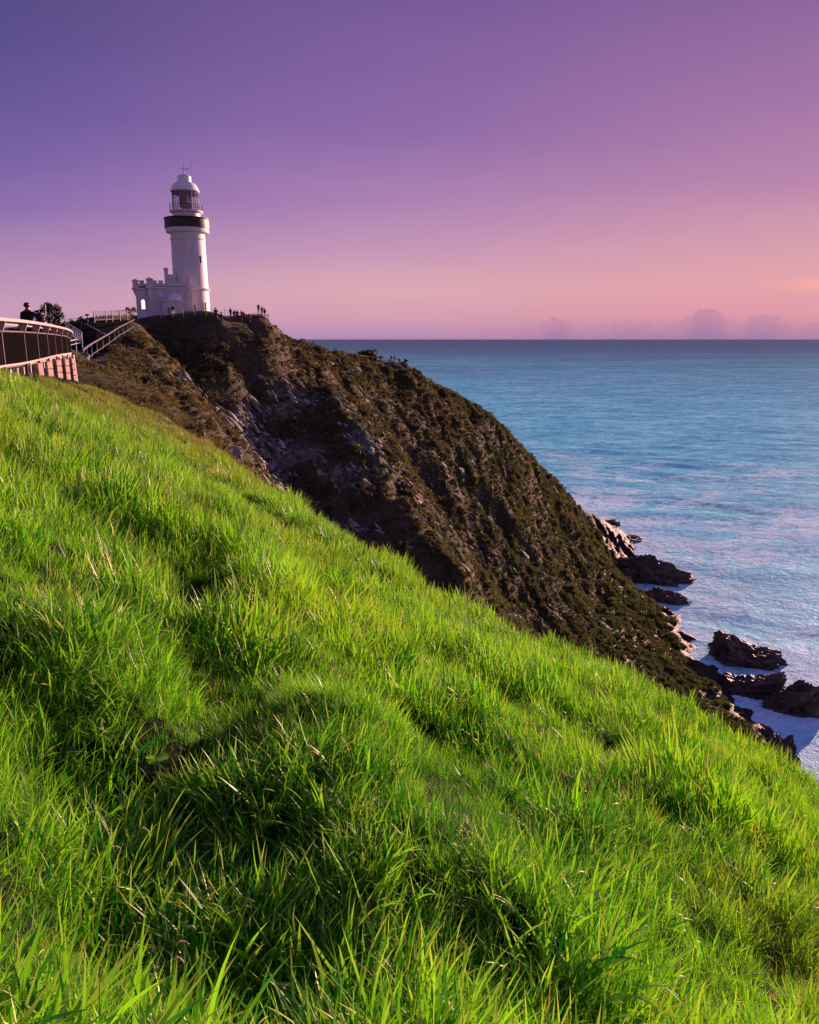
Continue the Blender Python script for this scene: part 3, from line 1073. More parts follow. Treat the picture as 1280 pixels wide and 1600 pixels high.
def build_scrub():
    X, Y, Z, B, st, rock, turf = LAND
    pro = [leaf_clump('shrub_source.%03d' % i, 260, 0.66, 0.8, 0.17, 300 + i, M_SCRUB) for i in range(4)]
    pro += [leaf_clump('shrub_source.%03d' % (4 + i), 200, 0.5, 0.9, 0.22, 320 + i, M_SCRUB, 1.2) for i in range(2)]
    pro += [blade_tuft('shrub_source.%03d' % (6 + i), 70, 0.34, 0.25, 0.7, 0.012, 0.03, 3, 0.8, 340 + i, M_BRUSH) for i in range(2)]
    r = np.random.default_rng(9)
    n = 230000
    y = 34 + (300 - 34) * r.random(n) ** 0.9
    x = -62 + r.random(n) * 166
    hum = 9000
    y = np.concatenate([y, 33 + 22 * r.random(hum)])
    x = np.concatenate([x, -22 + 18 * r.random(hum)])
    n += hum
    xs, ys = X[0], Y[:, 0]
    i = np.clip(np.searchsorted(xs, x) - 1, 0, len(xs) - 2)
    j = np.clip(np.searchsorted(ys, y) - 1, 0, len(ys) - 2)
    u = (x - xs[i]) / (xs[i + 1] - xs[i])
    v = (y - ys[j]) / (ys[j + 1] - ys[j])
    z = (Z[j, i] * (1 - u) + Z[j, i + 1] * u) * (1 - v) + (Z[j + 1, i] * (1 - u) + Z[j + 1, i + 1] * u) * v
    a = x / y
    dep = z / y
    keep = (a > -0.6) & (a < 0.6)
    keep &= z > SEA + 2.2 + 3.5 * fbm(x / 7, y / 7, 44, 2)
    # what the near grass hides needs no scrub
    keep &= dep > np.interp(a, CR_A, np.array([ray(p, q)[1] for p, q, d in CREST])) - 0.05
    rk = rock[j, i] + 0.6 * fbm(x / 3.0, y / 3.0 + z / 4, 88, 3)
    keep &= rk < 0.40
    keep &= turf[j, i] < 0.5 + 0.4 * r.random(n)
    # open gaps
    gap = fbm(x / 4, y / 4, 55, 3) < -0.30
    # keep the flat ground by the lighthouse, the path and the lookout clear
    flat = (st[j, i] < 0.12) & (y > 126) & (y < 160)
    keep &= ~flat
    keep &= ~((x > -52) & (x < -22) & (y > 126.6) & (y < 160) & (z > 2.2))
    keep &= ~((a < -0.392) & (y > 50) & (y < 106))
    keep &= ~((np.abs(x + 2.4 - (y - 226) * 0.75) < 12) & (y > 219) & (y < 231) & (dep > -0.040) & (a > -0.075) & (a < -0.008))
    x, y, z, i, j, gap = x[keep], y[keep], z[keep], i[keep], j[keep], gap[keep]
    n = len(x)
    s = np.clip(0.85 + 0.8 * fbm(x / 9, y / 9, 66, 3) + r.normal(0, 0.3, n), 0.3, 2.1)
    big = r.random(n) < 0.06
    s *= np.where(big, 1.9, 0.85)
    s *= np.interp(y, [34, 60, 110, 150, 300], [0.40, 0.5, 0.70, 0.85, 1.1])
    # crowns shrink on the skyline rim of the plateau
    rimk = np.clip((z + 2) / 4, 0, 1)
    s *= 1 - 0.55 * rimk * (y > 100)
    rot = np.stack([r.normal(0, 0.25, n), r.normal(0, 0.25, n), r.random(n) * 6.28], 1)
    scl = np.stack([s, s, s * r.uniform(0.7, 1.25, n)], 1)
    idx = r.choice([0, 1, 2, 3, 4, 5, 6, 7], n, p=[.14, .14, .14, .14, .1, .1, .12, .12])
    idx = np.where(((y < 56) & (r.random(n) < 0.75)) | gap, r.integers(6, 8, n), idx)
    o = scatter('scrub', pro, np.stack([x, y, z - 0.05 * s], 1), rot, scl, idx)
    tag(o, 'dark brown and olive scrub covering the headland cliffs', None, None, 'stuff')
    print('scrub', n)


build_scrub()


def rock_chip(name, seed):
    """angular slab of bedded rock"""
    r = np.random.default_rng(seed)
    vs, fs = [], []
    n = 7
    for lv, (z, k) in enumerate(((-0.5, 1.0), (0.05, 1.05), (0.42, 0.7), (0.6, 0.25))):
        for i in range(n):
            a = 2 * np.pi * i / n
            q = k * r.uniform(0.6, 1.15) * 0.6
            vs.append((q * math.cos(a) * 1.3 + 0.35 * z, q * math.sin(a) * 0.8, z * r.uniform(0.8, 1.2)))
    for lv in range(3):
        for i in range(n):
            j = (i + 1) % n
            fs.append((lv * n + i, lv * n + j, (lv + 1) * n + j, (lv + 1) * n + i))
    fs.append(tuple(3 * n + i for i in range(n)))
    me = bpy.data.meshes.new(name)
    me.from_pydata(vs, [], fs)
    me.materials.append(M_CHIP)
    o = bpy.data.objects.new(name, me)
    COL.objects.link(o)
    return o


def build_cliff_rocks():
    X, Y, Z, B, st, rock, turf = LAND
    r = np.random.default_rng(19)
    n = 160000
    y = r.uniform(88, 240, n)
    x = r.uniform(-50, 60, n)
    xs, ys = X[0], Y[:, 0]
    i = np.clip(np.searchsorted(xs, x) - 1, 0, len(xs) - 2)
    j = np.clip(np.searchsorted(ys, y) - 1, 0, len(ys) - 2)
    z = Z[j, i]
    pk = np.clip(rock[j, i] - 0.12, 0, 1) * 1.3 + 0.35 * fbm(x / 4, y / 4 + z / 5, 92, 3)
    pk += 0.02 * (y > 150) * (st[j, i] > 0.5)
    keep = (r.random(n) < pk * 0.5) & (z < -4.0) & (z / y > -0.5)
    x, y, z = x[keep], y[keep], z[keep]
    n = len(x)
    s = np.clip(r.lognormal(-0.95, 0.5, n), 0.16, 1.3)
    e = 2.5
    b0 = land_base(x, y)
    gx, gy = (land_base(x + e, y) - b0) / e, (land_base(x, y + e) - b0) / e
    nr = np.stack([-gx, -gy, np.ones(n)], 1)
    nr /= np.linalg.norm(nr, axis=1)[:, None]
    up = np.array([0.0, 0.0, 1.0]) - nr * nr[:, 2:3]
    up = up + 0.45 * np.cross(nr, up) * r.normal(0.5, 0.5, (n, 1)) + r.normal(0, 0.12, (n, 3))
    up /= np.linalg.norm(up, axis=1)[:, None]
    nn = nr + r.normal(0, 0.28, (n, 3))
    nn -= up * np.sum(nn * up, 1)[:, None]
    nn /= np.linalg.norm(nn, axis=1)[:, None]
    sd = np.cross(nn, up)
    rot = np.stack([np.arctan2(nn[:, 2] * 0 + np.stack([sd, nn, up], 2)[:, 2, 1], up[:, 2]), -np.arcsin(np.clip(sd[:, 2], -1, 1)), np.arctan2(sd[:, 1], sd[:, 0])], 1)
    scl = np.stack([s * r.uniform(0.4, 0.9, n), s * r.uniform(0.5, 0.9, n), s * r.uniform(1.0, 2.6, n)], 1)
    o = scatter('cliff_rocks', [rock_chip('chip_source.%03d' % k, 500 + k) for k in range(6)], np.stack([x, y, z], 1) - nr * (0.1 * s)[:, None], rot, scl, r.integers(0, 6, n))
    tag(o, 'grey angular rocks and slabs showing on the cliff faces', None, None, 'stuff')
    print('cliff rocks', n)


build_cliff_rocks()

# ------------------------------------------------------------------ the sea
# sea rocks: photo pixel of the middle of the waterline, length, width, height, turn
SEA_ROCKS = [
    ('large humped dark rock standing off the shore, topmost of the three big sea rocks', 1166, 1030, 21, 13, 10.5, -22),
    ('broad brown sea rock with pale wet ledges, between the humped rock and the jagged one', 1178, 1078, 17, 11, 8.5, -30),
    ('jagged black sea rock nearest the right edge of the photo', 1240, 1106, 14, 10, 8.5, -15),
    ('rounded dark boulder at the foot of the headland beside the grass', 1214, 1182, 9, 8, 4.6, 10),
    ('long flat dark ledge reaching into the water halfway down the shore', 1012, 905, 30, 15, 8.5, -14),
    ('small low brown ledge just below the long flat ledge', 1040, 937, 18, 9, 4.5, -18),
    ('far brown ledge with two points at the foot of the ridge', 960, 842, 26, 14, 5.5, -10),
    ('farthest small dark rock where the ridge meets the water', 937, 820, 17, 12, 5.0, 0),
]


def sea_point(px, py):
    a, b = ray(px, py)
    D = SEA / b
    return a * D, D


def build_rock(label, px, py, L, W, H, turn, seed):
    r = np.random.default_rng(seed)
    n, m = 64, 26
    th = np.linspace(0, 2 * np.pi, n + 1)
    ph = np.linspace(-0.35, np.pi / 2, m)
    T_, P_ = np.meshgrid(th, ph)
    ux, uy, uz = np.cos(T_) * np.cos(P_), np.sin(T_) * np.cos(P_), np.sin(P_)
    cx, cy = ux + seed * 3.1, uy + uz * 0.7 + seed * 1.7
    k = 1 + 0.45 * fbm(cx * 1.3, cy * 1.3, seed, 5, 0.55) + 0.22 * (0.5 - np.abs(fbm(cx * 3 + uz * 2, cy * 3, seed + 9, 4, 0.6)) * 2)
    k[:, -1] = k[:, 0]
    k[-1] = k[-1].mean()
    sx = np.sign(ux) * np.abs(ux) ** 0.85
    X = sx * k * L / 2
    Y = uy * k * W / 2
    Z = uz * k * H
    Z *= 0.75 + 0.35 * np.sin(ux * 2.2 + seed)
    o = grid_mesh('sea_rock', X, Y, Z, M_SEAROCK, None, False)
    x, y = sea_point(px, py)
    o.location = (x, y, SEA - 0.4)
    o.rotation_euler = (0, 0, R(turn))
    tag(o, label, 'rock', 'rocks at the foot of the headland')
    return x, y, L, W, R(turn)


ROCKS = [build_rock(*v, 400 + i) for i, v in enumerate(SEA_ROCKS)]


def build_sea():
    na, nr = 620, 900
    u = np.concatenate([[-1.45], np.linspace(-0.62, 0.66, na - 2), [1.55]])
    r = 95 * (90000 / 95) ** np.linspace(0, 1, nr)
    A, RR = np.meshgrid(u, r)
    X, Y = RR * np.sin(A), RR * np.cos(A)
    fade = np.clip(1 - (RR - 300) / 2600, 0, 1)
    Z = np.zeros_like(X)
    crest = np.zeros_like(X)
    g = np.random.default_rng(12)
    wx = X + 14 * fbm(X / 60, Y / 60, 71, 2)
    wy = Y + 14 * fbm(X / 60, Y / 60, 73, 2)
    for i in range(26):
        L = 6.5 * 1.16 ** i * g.uniform(0.9, 1.1)
        if L > 75:
            break
        d = R(200 + g.normal(0, 24))
        k = 2 * np.pi / L
        amp = 0.005 * L ** 0.92 * (0.7 if L > 50 else 1)
        lim = np.clip(L / (RR * 0.011) - 1.2, 0, 1)          # no waves finer than the mesh
        p = k * (wx * math.sin(d) + wy * math.cos(d)) + g.random() * 6.28
        w = amp * (1 - 2 * np.abs(np.sin(p / 2)) ** 1.2) * lim
        Z += w * np.clip(1.1 - RR / (L * 180), 0, 1)
        crest += w
    patch = np.clip(0.75 + 0.9 * fbm(X / 150, Y / 150, 81, 3), 0.2, 1.6)
    Z = Z * patch
    # distance from land and rocks
    lx, ly = LAND[0][0], LAND[1][:, 0]
    coast = np.interp(Y, [60, 120, 157, 172, 201, 230, 253, 315, 392, 440, 470], [70, 80, 87, 90, 91, 92, 92, 97, 104, 100, 60])
    sh = X - coast
    far = np.hypot(X - 60, Y - 440)
    sh = np.where(Y > 430, np.minimum(np.abs(sh) + (Y - 430), far), sh)
    for (rx, ry, L, W, t) in ROCKS:
        dx, dy = X - rx, Y - ry
        a = dx * math.cos(t) + dy * math.sin(t)
        b = -dx * math.sin(t) + dy * math.cos(t)
        e = np.sqrt((a / (L * 0.55)) ** 2 + (b / (W * 0.55)) ** 2)
        sh = np.minimum(sh, (e - 1) * min(L, W) * 0.5)
    sh = np.maximum(sh, 0)
    Z = Z * np.clip(0.35 + sh / 60, 0, 1) + SEA
    o = grid_mesh('sea', X, Y, Z, M_SEA, {'shore': sh, 'crest': crest})
    tag(o, 'choppy blue ocean with pale foam reaching to the horizon', None, None, 'structure')


build_sea()

# ------------------------------------------------------------------ the lighthouse
LD = 135.0
LHX = ray(300.5, 480)[0] * LD
LHZ = 3.95
LAZ = math.atan2(LHX, LD)


def lz(py):
    """height above the lighthouse's foot for a photo row"""
    return ray(300, py)[1] * LD - LHZ


def make_lighthouse():
    t = thing('lighthouse', 'white lighthouse tower with black gallery band on top of the headland', 'lighthouse', (LHX, LD, LHZ), -LAZ)
    rb, rt = 2.95, 2.80
    zs = lz(453)
    zc = lz(367)
    # shaft
    m = MB()
    prof = [(3.02, -1.5), (2.98, 0.6), (2.94, zs - 0.25), (2.94, zs - 0.25), (3.22, zs - 0.1), (3.25, zs + 0.1), (3.25, zs + 0.1), (2.92, zs + 0.25), (2.92, zs + 0.25)]
    for i in range(1, 8):
        k = i / 7
        prof.append((2.90 + (rt - 2.90) * k, zs + 0.25 + (lz(376.5) - zs - 0.25) * k))
    z1 = lz(375)
    prof += [(rt, z1 - 0.1), (rt + 0.14, z1 - 0.05), (rt + 0.14, z1 + 0.1), (rt, z1 + 0.18), (rt, z1 + 0.18), (rt + 0.02, zc)]
    zb = lz(357.5)
    for i in range(1, 9):
        k = i / 8
        prof.append((rt + 0.02 + 0.62 * (1 - math.cos(k * math.pi / 2)), zc + (zb - 0.75 - zc) * math.sin(k * math.pi / 2)))
    prof += [(3.44, zb - 0.75), (3.44, zb - 0.75), (3.54, zb - 0.6), (3.54, zb - 0.05), (3.54, zb - 0.05), (0.5, zb - 0.05)]
    m.lathe(prof, 64)
    tw = m.build('tower', M_WHITE, t)
    # black gallery parapet
    zt = lz(342)
    m = MB()
    m.lathe([(0.5, zb - 0.04), (3.66, zb - 0.04), (3.66, zb - 0.04), (3.70, zb + 0.25), (3.66, zb + 0.5), (3.66, zb + 0.5), (3.66, zt - 0.22), (3.66, zt - 0.22), (3.74, zt - 0.18), (3.74, zt), (3.74, zt),
             (3.50, zt), (3.50, zt), (3.50, zb + 0.4), (3.50, zb + 0.4), (0.5, zb + 0.4)], 64)
    m.build('gallery_parapet', M_BLACK, t)
    # lantern drum and its narrow gallery
    zd = lz(331.5)
    m = MB()
    m.lathe([(2.25, zb + 0.3), (2.25, zd - 0.3), (2.25, zd - 0.3), (2.72, zd - 0.12), (2.74, zd + 0.12), (2.74, zd + 0.12), (2.12, zd + 0.12)], 48)
    m.build('lantern_drum', M_TRIM, t)
    m = MB()
    for k in range(20):
        a = 2 * math.pi * k / 20
        x, y = 2.66 * math.cos(a), 2.66 * math.sin(a)
        m.tube([(x, y, zd + 0.12), (x, y, zd + 1.15)], 0.024, 5)
    for h in (0.6, 1.13):
        m.tube([(2.66 * math.cos(2 * math.pi * k / 40), 2.66 * math.sin(2 * math.pi * k / 40), zd + h) for k in range(41)], 0.024, 5)
    m.build('lantern_railing', M_IRON, t)
    # glazing
    ze = lz(299.5)
    gl = MB().lathe([(2.06, zd + 0.12), (2.06, ze)], 16, smooth=False).build('lantern_glazing', M_GLASS, t)
    for k in range(16):
        a = 2 * math.pi * (k + 0.25) / 16
        x, y = 2.12 * math.cos(a), 2.12 * math.sin(a)
        MB().tube([(x, y, zd + 0.1), (x, y, ze)], 0.06, 6).build('glazing_bar', M_TRIM if (k % 16) in (13, 14, 15, 0) else M_BROWNPOST, gl)
    for h in (0.9, 1.9):
        MB().tube([(2.12 * math.cos(2 * math.pi * k / 48), 2.12 * math.sin(2 * math.pi * k / 48), zd + 0.1 + h) for k in range(49)], 0.035, 5).build('glazing_ring', M_BROWNPOST, gl)
    # lens on its pedestal
    m = MB()
    m.lathe([(0.75, zd + 0.12), (0.75, zd + 0.55), (1.0, zd + 0.7), (1.08, zd + 1.3), (1.12, zd + 1.9), (0.95, zd + 2.5), (0.5, zd + 2.95), (0.12, zd + 3.1)], 16, smooth=False)
    ln = m.build('lens', M_LENS, t)
    MB().lathe([(1.13, zd + 1.22), (1.2, zd + 1.24), (1.2, zd + 1.34), (1.13, zd + 1.36)], 16).build('lens_band', M_BROWNPOST, ln)
    MB().box((0, -0.35, zd + 0.6), (0.9, 0.9, 0.95)).build('pedestal', M_DARKROOM, ln)
    # dark lining under the roof
    MB().lathe([(2.0, ze - 0.02), (2.0, ze - 0.5), (1.7, ze - 0.5), (1.7, ze - 0.05)], 32).build('roof_lining', M_DARKROOM, t)
    # dome
    z0, z2, z3, z4 = ze, lz(284.8), lz(277), lz(273)
    m = MB()
    prof = [(2.0, z0 - 0.08), (2.38, z0 - 0.06), (2.40, z0 + 0.12), (2.40, z0 + 0.12), (2.22, z0 + 0.22), (2.22, z0 + 0.22)]
    for i in range(1, 9):
        k = i / 8
        prof.append((2.20 - 1.03 * (k ** 1.7), z0 + 0.22 + (z2 - z0 - 0.22) * math.sin(k * math.pi / 2.25) / math.sin(math.pi / 2.25)))
    m.lathe(prof, 48)
    dm = m.build('dome', M_DOME, t)
    m = MB()
    m.lathe([(1.10, z2 - 0.05), (1.10, z3), (1.10, z3), (1.16, z3 + 0.05), (0.95, z3 + 0.22), (0.5, z3 + 0.42), (0.08, z4 + 0.12), (0.05, z4 + 0.5)], 32)
    m.build('ventilator', M_DOME, dm)
    zf = z4 + 0.1
    m = MB()
    m.tube([(0, 0, zf), (0, 0, zf + 1.75)], [0.05, 0.025], 6)
    for a in (0.1, 0.1 + math.pi / 2):
        m.tube([(-0.75 * math.cos(a), -0.75 * math.sin(a), zf + 0.85), (0.75 * math.cos(a), 0.75 * math.sin(a), zf + 0.85)], 0.02, 5)
    m.tube([(0.05, 0, zf + 0.4), (1.2, 0, zf + 1.35)], 0.02, 5)
    for x, z in ((-0.75, 0.85), (0.75, 0.85), (1.2, 1.35)):
        m.box((x, 0, zf + z), (0.11, 0.05, 0.11))
    m.build('weather_vane', M_IRON, t)
    m = MB()
    m.tube([(1.2, 0.2, z2), (1.24, 0.2, zf + 2.3)], 0.022, 5)
    m.build('lightning_rod', M_IRON, t)
    # tower slit windows, on the side towards the sea
    for ang, py, h in ((-0.92, 407, 1.15), (-0.78, 480, 1.35), (-0.84, 446, 0.0)):
        if h == 0:
            continue
        r = 2.86 if py < 450 else 2.95
        c, s_ = math.cos(ang), math.sin(ang)
        M = Matrix.Translation((r * c, r * s_, lz(py))) @ Matrix.Rotation(ang + math.pi / 2, 4, 'Z')
        m = MB()
        for bx, bz, bw, bh in ((-0.24, 0, 0.10, h + 0.2), (0.24, 0, 0.10, h + 0.2), (0, h / 2 + 0.05, 0.38, 0.10), (0, -h / 2 - 0.05, 0.38, 0.10)):
            m.box((bx, 0, bz), (bw, 0.16, bh), M)
        w = m.build('window', M_TRIM, t)
        MB().box((0, 0.02, 0), (0.38, 0.10, h), M).build('pane', M_BLACK, w)
    # ---- castellated annexe in front
    yf, yb = -4.6, 2.2
    xl, xr = -9.15, -0.15
    zp, zk = lz(446.5), lz(453.5)
    xm = -6.95
    m = MB()
    m.box(((xm + xr) / 2, (yf + yb) / 2, zk / 2 - 0.75), (xr - xm, yb - yf, zk + 1.5))
    m.box(((xm + xr) / 2, (yf + yb) / 2 + 0.05, (zk + zp) / 2 + 0.18), (xr - xm - 0.1, yb - yf - 0.1, zp - zk - 0.3))
    ax = m.build('annexe', M_WHITE, t)
    # left bay, set back and pierced by a round-headed window
    yl = yf + 0.55
    m = MB()
    wz0, wz1, wx0, wx1 = lz(485.2), lz(473.3), -8.05, -7.45
    for x0, x1, z0_, z1_ in ((xl + 0.35, wx0, -1.5, zk), (wx1, xm - 0.003, -1.5, zk), (wx0, wx1, -1.5, wz0), (wx0, wx1, wz1 + 0.3, zk)):
        m.box(((x0 + x1) / 2, yl + 0.3, (z0_ + z1_) / 2), (x1 - x0, 0.6, z1_ - z0_))
    # arch spandrels
    for k in range(6):
        a0, a1 = math.pi * k / 6, math.pi * (k + 1) / 6
        xa, xb = (wx0 + wx1) / 2 + 0.3 * math.cos(a0), (wx0 + wx1) / 2 + 0.3 * math.cos(a1)
        za, zb_ = wz1 + 0.3 * math.sin(a0), wz1 + 0.3 * math.sin(a1)
        m.add([(xa, yl, za), (xb, yl, zb_), (xb, yl, wz1 + 0.3), (xa, yl, wz1 + 0.3), (xa, yl + 0.6, za), (xb, yl + 0.6, zb_)], [(0, 3, 2, 1), (0, 1, 5, 4)])
    m.box(((xl + xm) / 2 + 0.17, (yl + 0.6 + yb) / 2, zk / 2 - 0.75), (xm - xl - 0.36, yb - yl - 0.6, zk + 1.5))
    m.box(((xl + xm) / 2 + 0.05, (yl + yb) / 2, (zk + zp) / 2 + 0.12), (xm - xl - 0.12, yb - yl, zp - zk - 0.3))
    m.build('annexe_bay', M_WHITE, t)
    # corbelled foot of the bay on the left
    m = MB()
    n = 6
    for k in range(n):
        f = k / n
        m.box((xl + 0.33 - 0.25 * f, (yl + yb) / 2, lz(470) + 0.5 + (zk - lz(470) - 0.6) * (k + 0.5) / n), (0.16 + 0.45 * f, yb - yl - 0.2, (zk - lz(470) - 0.6) / n))
    m.build('corbel', M_WHITE, t)
    w = MB().lathe([(0.3, 0), (0.3, 0.1)], 12, a0=0, a1=math.pi)
    w = MB()
    cx = (wx0 + wx1) / 2
    for sx in (wx0 - 0.06, wx1 + 0.06):
        w.box((sx, yl - 0.03, (wz0 + wz1) / 2), (0.10, 0.1, wz1 - wz0))
    for k in range(8):
        a0, a1 = math.pi * k / 8, math.pi * (k + 1) / 8
        w.bar((cx + 0.36 * math.cos(a0), yl - 0.03, wz1 + 0.36 * math.sin(a0)), (cx + 0.36 * math.cos(a1), yl - 0.03, wz1 + 0.36 * math.sin(a1)), 0.1, 0.1, (0, 1, 0))
    w.box((cx, yl - 0.05, wz0 - 0.06), (0.85, 0.14, 0.1))
    wi = w.build('arched_window', M_TRIM, t)
    p = MB()
    p.box((cx, yl + 0.3, (wz0 + wz1) / 2), (wx1 - wx0, 0.05, wz1 - wz0))
    p.add([(cx + 0.3 * math.cos(math.pi * k / 10), yl + 0.28, wz1 + 0.3 * math.sin(math.pi * k / 10)) for k in range(11)], [tuple(range(11))])
    p.build('pane', M_LIT, wi)
    # cornices
    m = MB()
    m.box(((xm + xr) / 2, (yf + yb) / 2, zk + 0.0), (xr - xm + 0.5, yb - yf + 0.5, 0.16))
    m.box(((xm + xr) / 2, (yf + yb) / 2, zk + 0.15), (xr - xm + 0.3, yb - yf + 0.3, 0.14))
    m.box(((xl + xm) / 2 - 0.12, (yl + yb) / 2, zk - 0.06), (xm - xl + 0.2, yb - yl + 0.5, 0.2))
    m.build('cornice', M_TRIM, t)
    m = MB()
    m.box(((xm + xr) / 2, yf - 0.03, lz(457.5)), (xr - xm - 0.5, 0.08, 0.12))
    m.build('string_course', M_WHITE, t)
    # merlons and capped turrets on the parapet
    zm = zp - 0.08
    mer = MB().box((0, 0, 0.28), (0.75, 0.45, 0.56))
    first = None
    spots = [(-7.75, yl + 0.3), (-5.75, yf + 0.3), (-4.75, yf + 0.3), (-3.55, yf + 0.3), (-2.35, yf + 0.3), (-1.2, yf + 0.3),
             (-8.75, yl + 2.3), (-8.75, yl + 3.8), (-0.45, yf + 1.9), (-0.45, yf + 3.3)]
    for i, (x, y) in enumerate(spots):
        if first is None:
            o = first = mer.build('merlon', M_WHITE, t)
        else:
            o = first.copy()
            COL.objects.link(o)
        o.location = (x, y, zm)
    for x, y, w_, h in ((xl + 0.42, yl + 0.3, 0.85, 0.38), (xm + 0.45, yf + 0.35, 0.95, 0.62), (xr - 0.3, yf + 0.3, 0.45, 0.85)):
        m = MB()
        m.box((0, 0, h / 2 - 0.35), (w_, w_, h + 0.7))
        tu = m.build('turret', M_WHITE, t, (x, y, zm))
        c = MB()
        c.box((0, 0, h + 0.07), (w_ + 0.22, w_ + 0.22, 0.13))
        c.box((0, 0, h + 0.28), (w_ + 0.1, w_ + 0.1, 0.28), None, 0.15)
        c.build('turret_cap', M_TRIM, tu)
    # stair turret stepping up against the shaft
    zz = lz(424)
    m = MB()
    m.box((-3.85, -2.2, (zm + zz) / 2), (0.62, 0.8, zz - zm))
    m.add([(-4.05, -2.5, zm), (-3.55, -2.5, zm + 1.2), (-2.4, -2.5, zm + 1.2), (-2.4, -2.5, zm), (-4.05, -1.5, zm), (-3.55, -1.5, zm + 1.2), (-2.4, -1.5, zm + 1.2), (-2.4, -1.5, zm)],
          [(0, 3, 2, 1), (4, 5, 6, 7), (0, 1, 5, 4), (1, 2, 6, 5), (2, 3, 7, 6)])
    m.box((-3.1, -2.0, zm + 0.85), (0.9, 0.7, 1.7))
    st = m.build('stair_turret', M_WHITE, t)
    c = MB()
    c.box((-3.85, -2.2, zz + 0.07), (0.85, 1.0, 0.14))
    c.box((-3.85, -2.2, zz + 0.27), (0.74, 0.9, 0.26), None, 0.15)
    c.build('turret_cap', M_TRIM, st)
    # pilasters
    for x in (xm + 0.45, -4.9, -1.6, xr - 0.3):
        MB().box((x, yf - 0.06, zk / 2 - 0.8), (0.72, 0.16, zk + 1.3)).build('pilaster', M_WHITE, t)
        MB().box((x, yf - 0.10, lz(467)), (0.85, 0.26, 0.16)).build('pilaster_cap', M_TRIM, t)
    # porch with its half dome
    px0, px1 = -4.85, -1.35
    zq = lz(474)
    m = MB()
    m.box(((px0 + px1) / 2, yf - 0.75, zq / 2 - 0.75), (px1 - px0 - 0.4, 1.3, zq + 1.5))
    po = m.build('porch', M_WHITE, t)
    MB().box(((px0 + px1) / 2, yf - 0.8, zq + 0.08), (px1 - px0, 1.6, 0.2)).build('porch_cornice', M_TRIM, po)
    prof = [(1.25 * math.cos(k * math.pi / 16), 1.35 * math.sin(k * math.pi / 16)) for k in range(9)]
    MB().lathe(prof, 32, ((px0 + px1) / 2 + 0.45, yf - 0.2, zq + 0.18)).build('porch_dome', M_DOME, po)
    m = MB()
    m.box(((px0 + px1) / 2 - 0.5, yf - 1.42, 0.95), (0.95, 0.08, 1.9))
    m.build('door', M_TRIM, po)
    return t


LH = make_lighthouse()


# ------------------------------------------------------------------ railings
def railing(name, label, cat, pts, h, levels, post_r, rail_r, m, spacing, group=None, mid=None, flat=None, panel=None):
    """post-and-rail barrier through ground points; each post and each rail its own part"""
    o = Vector(pts[0])
    t = thing(name, label, cat, tuple(o), 0, group)
    loc = [Vector(p) - o for p in pts]
    L = [0]
    for a, b in zip(loc, loc[1:]):
        L.append(L[-1] + (b - a).length)
    n = max(1, round(L[-1] / spacing))

    def along(s):
        for i in range(len(loc) - 1):
            if s <= L[i + 1] + 1e-6:
                return loc[i].lerp(loc[i + 1], (s - L[i]) / max(1e-6, L[i + 1] - L[i]))
        return loc[-1].copy()
    first = None
    for k in range(n + 1):
        p = along(L[-1] * k / n)
        if first is None:
            first = MB().tube([(0, 0, -0.35), (0, 0, h)], post_r, 6).build('post', m, t)
            q = first
        else:
            q = first.copy()
            COL.objects.link(q)
        q.location = p
    for lv in levels:
        r_ = MB()
        r_.tube([p + Vector((0, 0, h * lv)) for p in loc], rail_r, 6)
        r_.build('rail', m, t)
    return t, along, L[-1], n


def lhpt(px, py, D):
    return at(px, py, D)


def ground(px, D, dz=0.0):
    """point on the headland along a photo column at a distance"""
    x = ray(px, 500)[0] * D
    return (x, D, land_at(x, D) + dz)


# white railing in front of the lighthouse and on to the cliff lookout
railing('railing', 'long white two-bar railing in front of the white lighthouse', 'railing',
        [ground(p, 126.9) for p in np.linspace(234, 340, 9)], 1.15, (0.55, 1.0), 0.035, 0.03, M_RAIL, 1.9, 'railings on the clifftop')
railing('railing', 'brown railing along the cliff lookout right of the lighthouse', 'railing',
        [ground(p, d) for p, d in ((352, 129.5), (366, 130), (380, 130.8), (391, 131.6))], 1.2, (0.35, 0.68, 1.0), 0.035, 0.03, M_BROWNPOST, 1.7, 'railings on the clifftop')


def picket_fence(label, pts, h, m, step=0.24, group='fences round the lighthouse'):
    o = Vector(pts[0])
    t = thing('picket_fence', label, 'fence', tuple(o), 0, group)
    loc = [Vector(p) - o for p in pts]
    for lv in (0.12, 0.97):
        MB().tube([p + Vector((0, 0, h * lv)) for p in loc], 0.04, 5).build('rail', m, t)
    post0 = pick0 = None
    for a, b in zip(loc, loc[1:]):
        L = (b - a).length
        n = int(L / step)
        for k in range(n):
            p = a.lerp(b, k / n)
            if k % 7 == 0:
                if post0 is None:
                    post0 = MB().box((0, 0, h / 2 - 0.15), (0.11, 0.11, h + 0.35)).build('post', m, t)
                    q = post0
                else:
                    q = post0.copy()
                    COL.objects.link(q)
            else:
                if pick0 is None:
                    pick0 = MB().box((0, 0, h / 2), (0.05, 0.035, h * 0.9)).build('picket', m, t)
                    q = pick0
                else:
                    q = pick0.copy()
                    COL.objects.link(q)
            q.location = p
    return t


picket_fence('short dark picket fence at the cliff edge below the standing people', [at(391, 502.5, 132.5), at(402, 503, 134), at(402.5, 503, 134.2)], 1.3, M_BROWNPOST, 0.3)
picket_fence('dark picket fence enclosing the outermost corner of the cliff lookout', [at(408, 502.8, 134), at(420.5, 503.5, 135), at(421, 503, 137)], 1.35, M_BROWNPOST, 0.22)
picket_fence('long dark brown fence on the bank left of the lighthouse', [at(148, 502, 102), at(176, 500.5, 105), at(206, 498.5, 110)], 1.25, M_BROWNPOST, 0.28)


